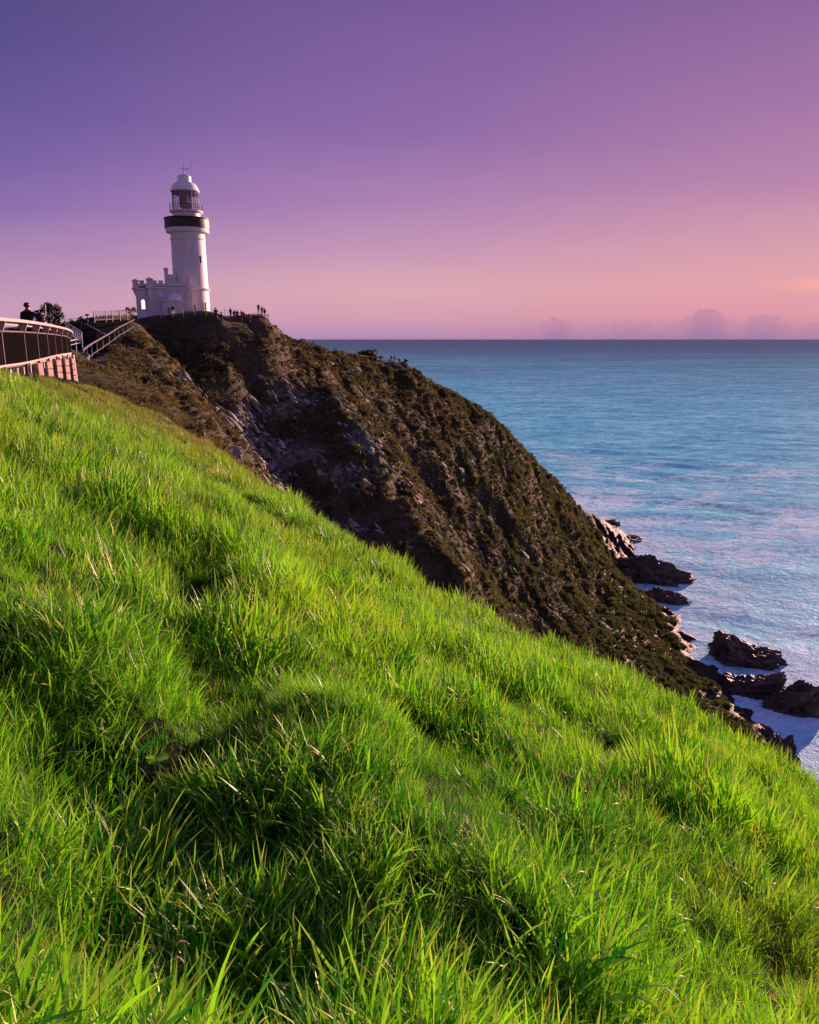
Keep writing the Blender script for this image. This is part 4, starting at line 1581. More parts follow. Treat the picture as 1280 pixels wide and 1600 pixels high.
def make_stairs():
    """white steps and side walls at the left foot of the lighthouse annexe"""
    x, y, z = ground(226, 128)
    t = thing('entrance_steps', 'white masonry steps at the left foot of the lighthouse', 'steps', (x, y, z), -LAZ)
    for k in range(6):
        MB().box((0.1 * k - 0.3, 0.3 * k, 0.08 + 0.17 * k - 0.4), (1.5, 0.34, 0.8)).build('step', M_TRIM, t)
    for s in (-1, 1):
        m = MB()
        m.add([(s * 0.85 - 0.1, -0.2, -0.6), (s * 0.85 + 0.1, -0.2, -0.6), (s * 0.85 + 0.1, 1.9, -0.6), (s * 0.85 - 0.1, 1.9, -0.6),
               (s * 0.85 - 0.1, -0.2, 0.35), (s * 0.85 + 0.1, -0.2, 0.35), (s * 0.85 + 0.1, 1.9, 1.35), (s * 0.85 - 0.1, 1.9, 1.35)],
              [(0, 3, 2, 1), (4, 5, 6, 7), (0, 1, 5, 4), (1, 2, 6, 5), (2, 3, 7, 6), (3, 0, 4, 7)])
        m.build('side_wall', M_WHITE, t)
    return t


make_stairs()

# lookout on the far spur
railing('railing', 'weathered timber railing along the far lookout below the skyline bush', 'railing',
        [at(556, 565.5, 212), at(578, 568, 217), at(592, 570, 220), at(608, 570.5, 223), at(623, 571, 225.5)], 1.9, (0.25, 1.0), 0.085, 0.07, M_TIMBER, 3.6, 'railings on the clifftop')
t_ = thing('gate_post', 'pale post at the right end of the far timber railing', 'post', at(622.5, 571, 225.3), 0)
MB().box((0, 0, 0.85), (0.32, 0.32, 2.2)).build('post_shaft', M_PALETIMBER, t_)
MB().box((0, 0, 2.0), (0.4, 0.4, 0.12)).build('post_cap', M_PALETIMBER, t_)

# path railings in the dip between the near slope and the knoll
prail = [at(116, 565.5, 47), at(126, 564, 49), at(134, 561.5, 51), at(138.5, 557.5, 53), at(136.5, 554, 55.5), at(131, 551.5, 58), at(130, 547.5, 60.5), at(133.5, 544, 63), at(145, 536, 70), at(160, 527.5, 78), at(176, 518, 88), at(187, 511, 96), at(199, 505, 103), at(210, 499, 111)]


def make_path_railing():
    o = Vector(prail[0])
    t = thing('path_railing', 'pale curving handrail that loops beside the path below the knoll', 'railing', tuple(o), 0, 'railings along the path')
    P = [Vector(p) - o for p in prail]
    # smooth
    Q = []
    for i in range(len(P) - 1):
        p0, p1, p2, p3 = P[max(0, i - 1)], P[i], P[i + 1], P[min(len(P) - 1, i + 2)]
        for k in range(5):
            u = k / 5
            Q.append(0.5 * ((2 * p1) + (p2 - p0) * u + (2 * p0 - 5 * p1 + 4 * p2 - p3) * u * u + (3 * p1 - p0 - 3 * p2 + p3) * u ** 3))
    Q.append(P[-1])
    MB().tube(Q, [0.11 - 0.045 * k / len(Q) for k in range(len(Q))], 8).build('top_rail', M_PATHRAIL, t)
    MB().tube([p - Vector((0, 0, 0.92)) for p in Q[35:]], 0.04, 6).build('bottom_rail', M_PATHRAIL, t)
    for k in range(0, len(Q), 3):
        if 18 < k < 34:
            continue
        MB().tube([(0, 0, -1.15), (0, 0, 0)], 0.04, 6).build('post', M_PATHRAIL, t).location = Q[k]
    # low wall that carries the near loop
    w = MB()
    base = Q[:21]
    vs, fs = [], []
    for p in base:
        for dy, dz in ((-0.12, -0.1), (0.12, -0.1), (0.12, -2.2), (-0.12, -2.2)):
            vs.append(p + Vector((0, dy, dz)))
    for i in range(len(base) - 1):
        for k in range(4):
            k2 = (k + 1) % 4
            fs.append((i * 4 + k, (i + 1) * 4 + k, (i + 1) * 4 + k2, i * 4 + k2))
    w.add(vs, fs)
    o2 = w.build('low_wall', M_CONC, None, tuple(o))
    tag(o2, 'low dark wall under the loop of the pale path handrail', 'wall')
    return t


make_path_railing()


def stair_flight():
    P = [at(102, 502, 88), at(110, 508, 82), at(127, 518.5, 74), at(127.5, 528, 71)]
    o = Vector(P[0])
    t = thing('stair_railing', 'grey-blue zigzag stair railing beyond the end of the mesh fence', 'railing', tuple(o), 0, 'railings along the path')
    L = [Vector(p) - o for p in P]
    P2 = [at(127.5, 528, 71), at(108, 533, 69)]
    M2 = [Vector(p) - o for p in P2]
    hv = Vector((0, 0, 0.42))
    for pts in (L[:3], [p - hv for p in L[:3]], [p - 2 * hv for p in L[:3]], [L[2], L[3] - hv * 0.5], M2, [p - hv * 0.9 for p in M2]):
        MB().tube(pts, 0.055, 6).build('rail', M_GREYRAIL, t)
    for a, b, n in ((L[0], L[1], 2), (L[1], L[2], 5), (M2[0], M2[1], 2)):
        for k in range(n + 1):
            MB().tube([(0, 0, -1.1), (0, 0, 0)], 0.05, 6).build('post', M_GREYRAIL, t).location = a.lerp(b, k / n)
    s = MB()
    for k in range(12):
        p = L[0].lerp(L[2], k / 11) + Vector((-0.5, 0, -1.0))
        s.box(tuple(p), (1.0, 0.6, 0.12))
    s.build('treads', M_CONC, t)


stair_flight()
a_, b_ = Vector(at(134, 506, 96.5)), Vector(at(172, 526.5, 86))
t_ = thing('handrail', 'thin grey handrail slanting down the dark bank below the picket fence', 'railing', tuple(a_), 0, 'railings along the path')
MB().tube([Vector((0, 0, 0)), b_ - a_], 0.06, 6).build('rail', M_GREYRAIL, t_)
for k in range(5):
    MB().tube([(0, 0, -1.0), (0, 0, 0)], 0.04, 6).build('post', M_MESH, t_).location = (b_ - a_) * (k / 4)
# boarded retaining wall; the bank's shade is put into its board colour
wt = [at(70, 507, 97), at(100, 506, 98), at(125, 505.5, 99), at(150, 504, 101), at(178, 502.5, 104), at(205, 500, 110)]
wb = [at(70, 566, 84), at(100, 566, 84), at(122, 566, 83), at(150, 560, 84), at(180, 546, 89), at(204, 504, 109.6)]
wallt = thing('bank_wall', 'shade-dark sloping boarded bank wall below the fence left of the lighthouse', 'wall', wt[0])
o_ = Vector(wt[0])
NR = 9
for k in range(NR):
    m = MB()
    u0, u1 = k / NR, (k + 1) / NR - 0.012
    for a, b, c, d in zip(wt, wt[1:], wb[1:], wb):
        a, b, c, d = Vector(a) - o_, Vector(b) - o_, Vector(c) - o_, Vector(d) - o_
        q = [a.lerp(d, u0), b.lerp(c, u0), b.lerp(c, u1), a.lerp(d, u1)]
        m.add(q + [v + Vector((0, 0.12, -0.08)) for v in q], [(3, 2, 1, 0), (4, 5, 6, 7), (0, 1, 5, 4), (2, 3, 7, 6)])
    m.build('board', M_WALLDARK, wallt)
# thin rail and sign on top of the bank
railing('railing', 'thin low rail on the skyline left of the dark picket fence', 'railing', [at(101, 505.5, 98.5), at(125, 505, 99.5), at(147, 503.5, 101.5)], 0.55, (1.0,), 0.03, 0.03, M_IRON, 2.4, 'railings on the clifftop')
t_ = thing('sign', 'small dark sign on a post standing on the skyline bank', 'sign', at(137.5, 504.6, 101), 0)
MB().tube([(0, 0, -0.3), (0, 0, 0.95)], 0.05, 6).build('post', M_IRON, t_)
MB().box((0, -0.05, 1.0), (0.5, 0.06, 0.24)).build('board', M_IRON, t_)

# ------------------------------------------------------------------ boardwalk fence at the left
FTOP = [(-110, 487, 14.5), (-60, 491, 16.5), (0, 497, 19.5), (30, 500, 21.5), (60, 504.5, 25), (85, 509.5, 29.5), (102, 514, 34), (108, 518.5, 36.3)]
FBOT = [(-110, 590), (-60, 582), (0, 573), (30, 568.5), (60, 562), (85, 556), (102, 553.3), (108, 552.5)]


def poly(tab):
    p = np.array(tab, float)
    return p


ft = [Vector(at(*p)) for p in FTOP]
fb = [Vector((t.x, t.y, at(q[0], q[1], p[2])[2])) for t, p, q in zip(ft, FTOP, FBOT)]


def curve_pts(P, n):
    """Catmull-Rom through P, n points per span"""
    Q = []
    for i in range(len(P) - 1):
        p0, p1, p2, p3 = P[max(0, i - 1)], P[i], P[i + 1], P[min(len(P) - 1, i + 2)]
        for k in range(n):
            u = k / n
            Q.append(0.5 * ((2 * p1) + (p2 - p0) * u + (2 * p0 - 5 * p1 + 4 * p2 - p3) * u * u + (3 * p1 - p0 - 3 * p2 + p3) * u ** 3))
    Q.append(P[-1].copy())
    return Q


def strip(pts, w, h, side):
    """swept rectangular board along pts; side gives the widthwise direction per point"""
    vs, fs = [], []
    for p, s in zip(pts, side):
        for a, b in ((-w / 2, 0), (w / 2, 0), (w / 2, h), (-w / 2, h)):
            vs.append(p + s * a + Vector((0, 0, b)))
    n = len(pts)
    for i in range(n - 1):
        for k in range(4):
            k2 = (k + 1) % 4
            fs.append((i * 4 + k, i * 4 + k2, (i + 1) * 4 + k2, (i + 1) * 4 + k))
    fs += [(3, 2, 1, 0), tuple((n - 1) * 4 + k for k in range(4))]
    return vs, fs


def make_fence():
    o = fb[0].copy()
    t = thing('boardwalk_fence', 'dark mesh fence with broad pink-lit top rail along the boardwalk at left', 'fence', tuple(o))
    T_ = curve_pts([p - o for p in ft], 8)
    B_ = curve_pts([p - o for p in fb], 8)
    sd = []
    for i in range(len(T_)):
        d = T_[min(i + 1, len(T_) - 1)] - T_[max(i - 1, 0)]
        d.z = 0
        d.normalize()
        sd.append(Vector((d.y, -d.x, 0)))
    dn = lambda P, k: [p - Vector((0, 0, k)) for p in P]
    MB().add(*strip(dn(T_, 0.075), 0.34, 0.075, sd)).build('top_rail', M_PINKRAIL, t)
    MB().add(*strip([p - s * 0.10 for p, s in zip(dn(T_, 0.15), sd)], 0.05, 0.07, sd)).build('under_rail', M_PINKRAIL, t)
    MB().add(*strip(dn(T_, 0.335), 0.05, 0.035, sd)).build('mesh_rail', M_BROWNPOST, t)
    MB().add(*strip(B_, 0.06, 0.05, sd)).build('bottom_rail', M_PINKRAIL, t)
    # posts and brackets, spaced about two metres
    L = [0]
    for a, b in zip(B_, B_[1:]):
        L.append(L[-1] + (b - a).length)

    def idx(s):
        i = int(np.clip(np.searchsorted(L, s) - 1, 0, len(L) - 2))
        return i, (s - L[i]) / (L[i + 1] - L[i])

    def P(arr, s):
        i, u = idx(s)
        return arr[i].lerp(arr[i + 1], u)
    n = int(L[-1] / 2.35)
    step = L[-1] / n
    fr = []
    for k in range(n + 1):
        s = step * k
        tp, bp, sv = P(T_, s), P(B_, s), P(sd, s)
        dv = Vector((-sv.y, sv.x, 0))
        m = MB()
        m.bar(bp - Vector((0, 0, 0.3)), tp - Vector((0, 0, 0.33)), 0.055, 0.055, tuple(sv))
        m.build('post', M_BROWNPOST, t)
        m = MB()
        c = tp - Vector((0, 0, 0.076))
        # tapered bracket holding the broad rail
        w0, w1, th = 0.30, 0.10, 0.03
        vs = [c + sv * (w0 / 2) + dv * th, c - sv * (w0 / 2) + dv * th, c - sv * (w1 / 2) + dv * th - Vector((0, 0, 0.26)), c + sv * (w1 / 2) + dv * th - Vector((0, 0, 0.26)),
              c + sv * (w0 / 2) - dv * th, c - sv * (w0 / 2) - dv * th, c - sv * (w1 / 2) - dv * th - Vector((0, 0, 0.26)), c + sv * (w1 / 2) - dv * th - Vector((0, 0, 0.26))]
        m.add(vs, [(0, 1, 2, 3), (7, 6, 5, 4), (0, 4, 5, 1), (1, 5, 6, 2), (2, 6, 7, 3), (3, 7, 4, 0)])
        m.build('bracket', M_PINKRAIL, t)
        fr.append((s, tp, bp))
    # wire mesh of each bay
    for k in range(n):
        m = MB()
        s0, s1 = fr[k][0], fr[k + 1][0]
        nv = int((s1 - s0) / 0.042)
        for i in range(1, nv):
            s = s0 + (s1 - s0) * i / nv
            a, b = P(B_, s), P(T_, s)
            sv = P(sd, s)
            m.bar(a + Vector((0, 0, 0.05)), b - Vector((0, 0, 0.335)), 0.016, 0.010, tuple(sv))
        a0, b0, a1, b1 = fr[k][2], fr[k][1], fr[k + 1][2], fr[k + 1][1]
        for i in range(1, 24):
            u = i / 24
            p = a0.lerp(b0 - Vector((0, 0, 0.335)), u)
            q = a1.lerp(b1 - Vector((0, 0, 0.335)), u)
            m.bar(p, q, 0.008, 0.016)
        m.build('mesh_panel', M_MESH, t)
    return T_, B_, sd, o


FT, FB, FS, FO = make_fence()


def make_deck():
    t = thing('boardwalk', 'dark timber boardwalk that runs behind the mesh fence', 'boardwalk', tuple(FO))
    n = len(FB)
    out = [FB[i] - FS[i] * 2.6 for i in range(n)]
    k = 0
    b0 = None
    for i in range(n - 1):
        seg = (FB[i + 1] - FB[i]).length
        m_ = max(1, int(seg / 0.30))
        for j in range(m_):
            u0, u1 = j / m_, (j + 0.94) / m_
            a, b = FB[i].lerp(FB[i + 1], u0) - FS[i] * 0.06, FB[i].lerp(FB[i + 1], u1) - FS[i] * 0.06
            c, d = out[i].lerp(out[i + 1], u1), out[i].lerp(out[i + 1], u0)
            dz = Vector((0, 0, 0.05))
            m = MB().add([a - dz, b - dz, c - dz, d - dz, a, b, c, d], [(0, 3, 2, 1), (4, 5, 6, 7), (0, 1, 5, 4), (1, 2, 6, 5), (2, 3, 7, 6), (3, 0, 4, 7)])
            m.build('plank', M_TIMBER, t)
    # joist ends carried under the front edge
    for i in range(2, n - 1, 3):
        p = FB[i] - Vector((0, 0, 0.17))
        MB().bar(p + FS[i] * 0.05, p - FS[i] * 2.5, 0.12, 0.2).build('joist', M_PALETIMBER, t)
    # dark boards close the space below the deck at the back
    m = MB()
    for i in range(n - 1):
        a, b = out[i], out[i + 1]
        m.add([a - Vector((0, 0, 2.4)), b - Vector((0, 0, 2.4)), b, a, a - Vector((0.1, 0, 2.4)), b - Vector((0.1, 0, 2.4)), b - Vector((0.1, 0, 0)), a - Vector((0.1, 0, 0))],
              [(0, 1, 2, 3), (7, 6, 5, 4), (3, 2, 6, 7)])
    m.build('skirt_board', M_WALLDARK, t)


make_deck()


def make_crib():
    """battered retaining wall of blocks between leaning dark sleepers"""
    P0 = Vector(at(57, 562.6, 24.6))
    t = thing('retaining_wall', 'pink-lit block retaining wall between dark leaning sleepers under the fence end', 'retaining wall', tuple(P0))
    tops = [(40, 567, 22.6), (55, 564, 24.4), (71, 560, 26.9), (86, 557.5, 29.8), (98.5, 556, 32.8), (108, 555, 35.8)]
    bots = [(43, 588, 22.4), (58, 589, 24.2), (74.5, 590, 26.7), (90, 593, 29.6), (103, 595, 32.6), (114.5, 597, 35.6)]
    tp = [Vector(at(*p)) - P0 for p in tops]
    bp = [Vector(at(*p)) - P0 for p in bots]
    r = random.Random(4)
    for a, b in zip(tp, bp):
        d = (b - a)
        MB().bar(a - Vector((0, 0, 0.0)), b + d * 0.25, 0.20, 0.22, (1, 0, 0)).build('sleeper', M_SLEEPER, t)
    MB().bar(tp[-1] + Vector((0.16, 0.02, 0)), bp[-1] + Vector((0.16, 0.02, -0.2)), 0.09, 0.12, (1, 0, 0)).build('edge_board', M_PINKRAIL, t)
    for k in range(len(tp) - 1):
        rows = [1, 2, 3, 3, 4][k]
        for j in range(rows):
            u0, u1 = 0.12 + 0.88 * j / rows + 0.012, 0.12 + 0.88 * (j + 1) / rows - 0.012
            A, B = tp[k].lerp(bp[k], u0), tp[k + 1].lerp(bp[k + 1], u0)
            C, D = tp[k + 1].lerp(bp[k + 1], u1), tp[k].lerp(bp[k], u1)
            ins = 0.34
            a, b, c, d = A.lerp(B, ins), A.lerp(B, 1 - ins * 0.4), D.lerp(C, 1 - ins * 0.4), D.lerp(C, ins)
            nrm = (b - a).cross(d - a).normalized()
            if nrm.y > 0:
                nrm = -nrm
            off = nrm * (0.03 + 0.05 * r.random())
            q = [v + off for v in (a, b, c, d)]
            bk = [v - nrm * 0.25 for v in (a, b, c, d)]
            m = MB().add(q + bk, [(0, 1, 2, 3), (7, 6, 5, 4), (0, 4, 5, 1), (1, 5, 6, 2), (2, 6, 7, 3), (3, 7, 4, 0)])
            ob = m.build('block', M_BLOCK, t)
            bv = ob.modifiers.new('edge', 'BEVEL')
            bv.width = 0.02
            bv.segments = 1
    MB().bar(tp[0] + Vector((0, 0, 0.02)), tp[-1] + Vector((0, 0, 0.02)), 0.2, 0.18).build('bearer', M_PALETIMBER, t)


make_crib()


# ------------------------------------------------------------------ people
def figure(pose):
    """skeleton of a standing adult 1.75 m tall facing -y; returns vertices, edges, radii"""
    V, E, RA = [], [], []

    def v(p, r, par=None):
        V.append(p)
        RA.append(r)
        if par is not None:
            E.append((par, len(V) - 1))
        return len(V) - 1
    hip = v((0, 0, 0.96), (0.155, 0.115))
    bel = v((0, 0, 1.12), (0.145, 0.105), hip)
    ch = v((0, 0.01, 1.32), (0.175, 0.12), bel)
    nb = v((0, 0.015, 1.45), (0.085, 0.075), ch)
    nk = v((0, 0.0, 1.53), (0.056, 0.058), nb)
    h1 = v((0, -0.02, 1.60), (0.072, 0.085), nk)
    h2 = v((0, -0.01, 1.68), (0.076, 0.095), h1)
    v((0, 0.0, 1.735), (0.05, 0.06), h2)
    hands = []
    for s, (el, wr, hd) in zip((-1, 1), pose['arms']):
        sh = v((s * 0.175, 0.01, 1.40), (0.075, 0.07), ch)
        e = v(el, (0.047, 0.047), sh)
        w = v(wr, (0.031, 0.031), e)
        v(hd, (0.036, 0.022), w)
        hands.append((wr, hd, s))
    for s, (kn, an) in zip((-1, 1), pose['legs']):
        hp = v((s * 0.09, 0.0, 0.88), (0.098, 0.098), hip)
        k = v(kn, (0.064, 0.066), hp)
        a = v(an, (0.042, 0.046), k)
        v((an[0] * 1.1, an[1] - 0.15, max(0.035, an[2] - 0.05)), (0.040, 0.030), a)
    return V, E, RA, hands


STAND = dict(arms=[((-0.25, 0.03, 1.13), (-0.27, -0.08, 0.88), (-0.26, -0.11, 0.79)), ((0.25, 0.03, 1.13), (0.27, -0.08, 0.88), (0.26, -0.11, 0.79))],
             legs=[((-0.10, -0.01, 0.49), (-0.11, 0.02, 0.085)), ((0.10, -0.02, 0.49), (0.12, 0.0, 0.085))])
PHOTO = dict(arms=[((-0.24, -0.16, 1.18), (-0.10, -0.33, 1.44), (-0.05, -0.36, 1.52)), ((0.24, -0.16, 1.18), (0.10, -0.33, 1.44), (0.05, -0.36, 1.52))],
             legs=[((-0.11, -0.02, 0.49), (-0.14, 0.02, 0.085)), ((0.11, -0.02, 0.49), (0.14, 0.0, 0.085))])
LEAN = dict(arms=[((-0.24, -0.18, 1.17), (-0.17, -0.42, 1.10), (-0.12, -0.48, 1.10)), ((0.24, -0.18, 1.17), (0.17, -0.42, 1.10), (0.12, -0.48, 1.10))],
            legs=[((-0.10, -0.05, 0.49), (-0.11, 0.03, 0.085)), ((0.10, 0.0, 0.49), (0.12, 0.06, 0.085))])
# seen from behind: one arm lifted to his side with a phone, elbow low
PHONE = dict(arms=[((-0.36, -0.10, 1.18), (-0.44, -0.20, 1.40), (-0.41, -0.22, 1.49)), ((0.26, -0.10, 1.15), (0.10, -0.30, 1.22), (0.03, -0.34, 1.26))],
             legs=STAND['legs'])

POSES = dict(stand=STAND, photo=PHOTO, lean=LEAN, phone=PHONE)
FIG = {}


def build_figures():
    tmp = []
    for k, pose in POSES.items():
        V, E, RA, hands = figure(pose)
        me = bpy.data.meshes.new('body_' + k)
        me.from_pydata(V, E, [])
        o = bpy.data.objects.new('body_' + k, me)
        COL.objects.link(o)
        sk = o.modifiers.new('skin', 'SKIN')
        sk.use_smooth_shade = True
        for i, r in enumerate(RA):
            me.skin_vertices[0].data[i].radius = r
        me.skin_vertices[0].data[0].use_root = True
        sb = o.modifiers.new('sub', 'SUBSURF')
        sb.levels = sb.render_levels = 2
        tmp.append((k, o, hands))
    dg = bpy.context.evaluated_depsgraph_get()
    for k, o, hands in tmp:
        me = bpy.data.meshes.new_from_object(o.evaluated_get(dg))
        m = MB()
        m.v = [tuple(v.co) for v in me.vertices]
        m.f = [tuple(p.vertices) for p in me.polygons]
        m.sm = [True] * len(m.f)
        nb = len(m.f)
        # fingers rooted in each palm, a thumb leaving the side, ears and nose
        for wr, hd, s in hands:
            w, h = Vector(wr), Vector(hd)
            d = (h - w).normalized()
            side = d.cross(Vector((0, 1, 0.2))).normalized()
            cur = d.cross(side)
            for i, ln in enumerate((0.062, 0.074, 0.070, 0.055)):
                b = h + side * (0.026 - 0.0175 * i) - d * 0.005
                m.tube([b, b + d * ln * 0.6, b + d * ln * 0.95 + cur * ln * 0.35], [0.0095, 0.0088, 0.006], 6)
            b = w.lerp(h, 0.55) + side * 0.02
            m.tube([b, b + side * 0.025 + d * 0.03, b + side * 0.028 + d * 0.055 + cur * 0.012], [0.012, 0.0105, 0.007], 6)
        for s in (-1, 1):
            m.lathe([(0.001, -0.03), (0.014, -0.015), (0.017, 0.01), (0.001, 0.032)], 8, (s * 0.078, 0.0, 1.625))
            m.lathe([(0.001, -0.010), (0.010, 0), (0.001, 0.010)], 8, (s * 0.032, -0.098, 1.645))
        m.lathe([(0.001, -0.025), (0.014, -0.018), (0.010, 0.01), (0.001, 0.032)], 8, (0, -0.108, 1.62))
        cs = []
        for i, f in enumerate(m.f):
            c = sum((Vector(m.v[j]) for j in f), Vector()) / len(f)
            arm = abs(c.x) > 0.2 or c.y < -0.16
            if c.z > 1.475 and not (arm and i < nb):
                a = 0
            elif i >= nb:
                a = 0
            elif c.z < 0.075:
                a = 3
            elif c.z < 0.93 and not arm:
                a = 2
            elif c.z < 0.93 and c.z < 0.6:
                a = 2
            else:
                near = min(((c - Vector(w).lerp(Vector(h), t)).length, t) for w, h, s in hands for t in (0, 0.5, 1))
                a = 0 if near[0] < 0.055 else (4 if arm and k == 'phone' and min((c - Vector(w)).length for w, h, s in hands) < 0.17 else 1)
            cs.append(a)
        ob = m.build('person_body_' + k, None)
        me2 = ob.data
        for q in range(5):
            me2.materials.append(None)
        me2.polygons.foreach_set('material_index', cs)
        FIG[k] = me2
        bpy.data.objects.remove(ob)
        bpy.data.objects.remove(o)


build_figures()
hair_b = MB().lathe([(0.001, 0.165)] + [(0.092 * math.sin(math.pi * k / 16), 0.085 + 0.085 * math.cos(math.pi * k / 16)) for k in range(1, 10)] + [(0.085, 0.05), (0.07, 0.03)], 16)
hat_b = MB().lathe([(0.001, 0.20), (0.07, 0.195), (0.095, 0.16), (0.102, 0.10), (0.102, 0.10), (0.19, 0.075), (0.19, 0.06), (0.10, 0.075)], 18)
CLOTH = {}


def cloth(c):
    if c not in CLOTH:
        CLOTH[c] = simple('cloth_%d' % len(CLOTH), c, 0.85, 0.2, 6)
    return CLOTH[c]


def person(label, loc, rz, pose, shirt, trousers, h=1.75, hat=None, group=None, hair=True, wide=1.0):
    me = FIG[pose].copy()
    for i, m in enumerate((M_SKIN, cloth(shirt), cloth(trousers), M_IRON, M_SKIN)):
        me.materials[i] = m
    o = bpy.data.objects.new('person', me)
    COL.objects.link(o)
    o.location = loc
    o.rotation_euler = (0, 0, rz)
    k = h / 1.77
    o.scale = (k * wide, k * wide, k)
    tag(o, label, 'person', group)
    if hat:
        q = hat_b.build('hat', cloth(hat), o, (0, -0.005, 1.585))
    else:
        q = hair_b.build('hair', M_HAIR, o, (0, 0.016, 1.585))
        q.scale = (0.98, 1.12, 1.0)
    return o


# man at the boardwalk fence, seen from behind
mx, my, mz = at(52, 566, 27.6)
k_ = min(range(len(FB)), key=lambda q: (FB[q] + FO - Vector((mx + 0.4, my, mz))).length)
man = person('person in a dark shirt seen from behind, lifting a phone above the mesh fence', (mx, my, FB[k_].z + FO.z + 0.01), R(178), 'phone', (0.02, 0.016, 0.018), (0.03, 0.03, 0.035), 1.9, None, None, True, 1.08)
ph = MB()
ph.box((0, 0, 0), (0.085, 0.012, 0.22))
# phone in the raised hand
hp = man.matrix_basis @ Vector((-0.41, -0.25, 1.60))
pho = ph.build('phone', M_PHONE, None, tuple(hp), (0, 0, R(176)))
tag(pho, 'pale tall phone held up by the person behind the fence', 'phone')

G = 'people on the headland'
CROWD = [
    ('person in a brown jacket and dark hat, left of the two nearest the tower foot', 338, 126.5, R(20), 'lean', (0.075, 0.035, 0.03), (0.04, 0.025, 0.025), 1.85, (0.012, 0.008, 0.01), 1.35),
    ('person in a brown jacket raising a camera, right of the two nearest the tower foot', 346.5, 126.5, R(-60), 'photo', (0.075, 0.035, 0.03), (0.04, 0.025, 0.025), 1.85, (0.012, 0.008, 0.01), 1.35),
    ('person in a dark top standing apart just right of the two brown jackets', 361, 130.6, R(150), 'stand', (0.05, 0.025, 0.03), (0.05, 0.03, 0.03), 1.8, None, 1.05),
    ('person in dark clothes and pale shoes, middle of the railing crowd, left of a pair', 367, 130.4, R(200), 'stand', (0.02, 0.012, 0.018), (0.02, 0.012, 0.018), 1.66, None, 1.1),
    ('person in a dark jacket standing close right of another dark figure at the railing', 371.5, 130.6, R(160), 'lean', (0.025, 0.014, 0.02), (0.02, 0.012, 0.018), 1.72, None, 1.15),
    ('person in a rose-brown top leaning on the railing near the picket fence', 378, 131.2, R(170), 'lean', (0.11, 0.05, 0.055), (0.06, 0.035, 0.04), 1.72, None, 1.0),
    ('person in faded red clothes, last of the railing crowd but one', 381.5, 131.2, R(190), 'stand', (0.12, 0.05, 0.055), (0.05, 0.03, 0.035), 1.68, None, 1.0),
    ('small person in grey at the right end of the railing crowd', 386.5, 131.3, R(120), 'stand', (0.09, 0.06, 0.07), (0.05, 0.03, 0.035), 1.35, None, 1.0),
    ('person in black in the gap between the two picket fences', 404.8, 135, R(170), 'stand', (0.02, 0.012, 0.018), (0.025, 0.015, 0.02), 1.75, None, 1.0),
    ('person in dark clothes behind the corner fence, second from the cliff edge', 409.8, 136.5, R(140), 'photo', (0.02, 0.012, 0.018), (0.025, 0.015, 0.02), 1.82, None, 1.0),
    ('person in dark clothes behind the corner fence, nearest the cliff edge', 414.2, 136.8, R(190), 'lean', (0.02, 0.012, 0.018), (0.025, 0.015, 0.02), 1.85, None, 1.0),
    ('person in a black top and white trousers before the domed lighthouse porch', 271.5, 127.3, R(-20), 'stand', (0.010, 0.010, 0.016), (0.62, 0.58, 0.60), 1.9, None, 1.15),
    ('person in grey left of the one in white trousers, before the porch', 265, 127.6, R(60), 'lean', (0.15, 0.13, 0.18), (0.10, 0.09, 0.13), 1.5, None, 1.0),
    ('person in pale pink at the railing before the foot of the tower', 306.5, 127.5, R(30), 'lean', (0.50, 0.28, 0.30), (0.14, 0.08, 0.09), 1.6, None, 1.0),
    ('person in dark clothes behind the far lookout railing, left of three', 611.5, 228.5, R(170), 'stand', (0.02, 0.015, 0.025), (0.02, 0.015, 0.02), 1.8, None, 1.15),
    ('person in black behind the far lookout railing, middle of three', 616.5, 228.2, R(190), 'lean', (0.012, 0.010, 0.018), (0.02, 0.015, 0.02), 1.8, None, 1.15),
    ('person beside the pale post at the end of the far railing', 624.5, 228.0, R(150), 'stand', (0.02, 0.014, 0.018), (0.02, 0.015, 0.02), 1.75, None, 1.1),
]
for lb, px, D, rz, pose, sh, tr, h, hat, wd in CROWD:
    x, y, z = ground(px, D)
    person(lb, (x, y, z - 0.02), rz, pose, sh, tr, h, hat, G, True, wd)


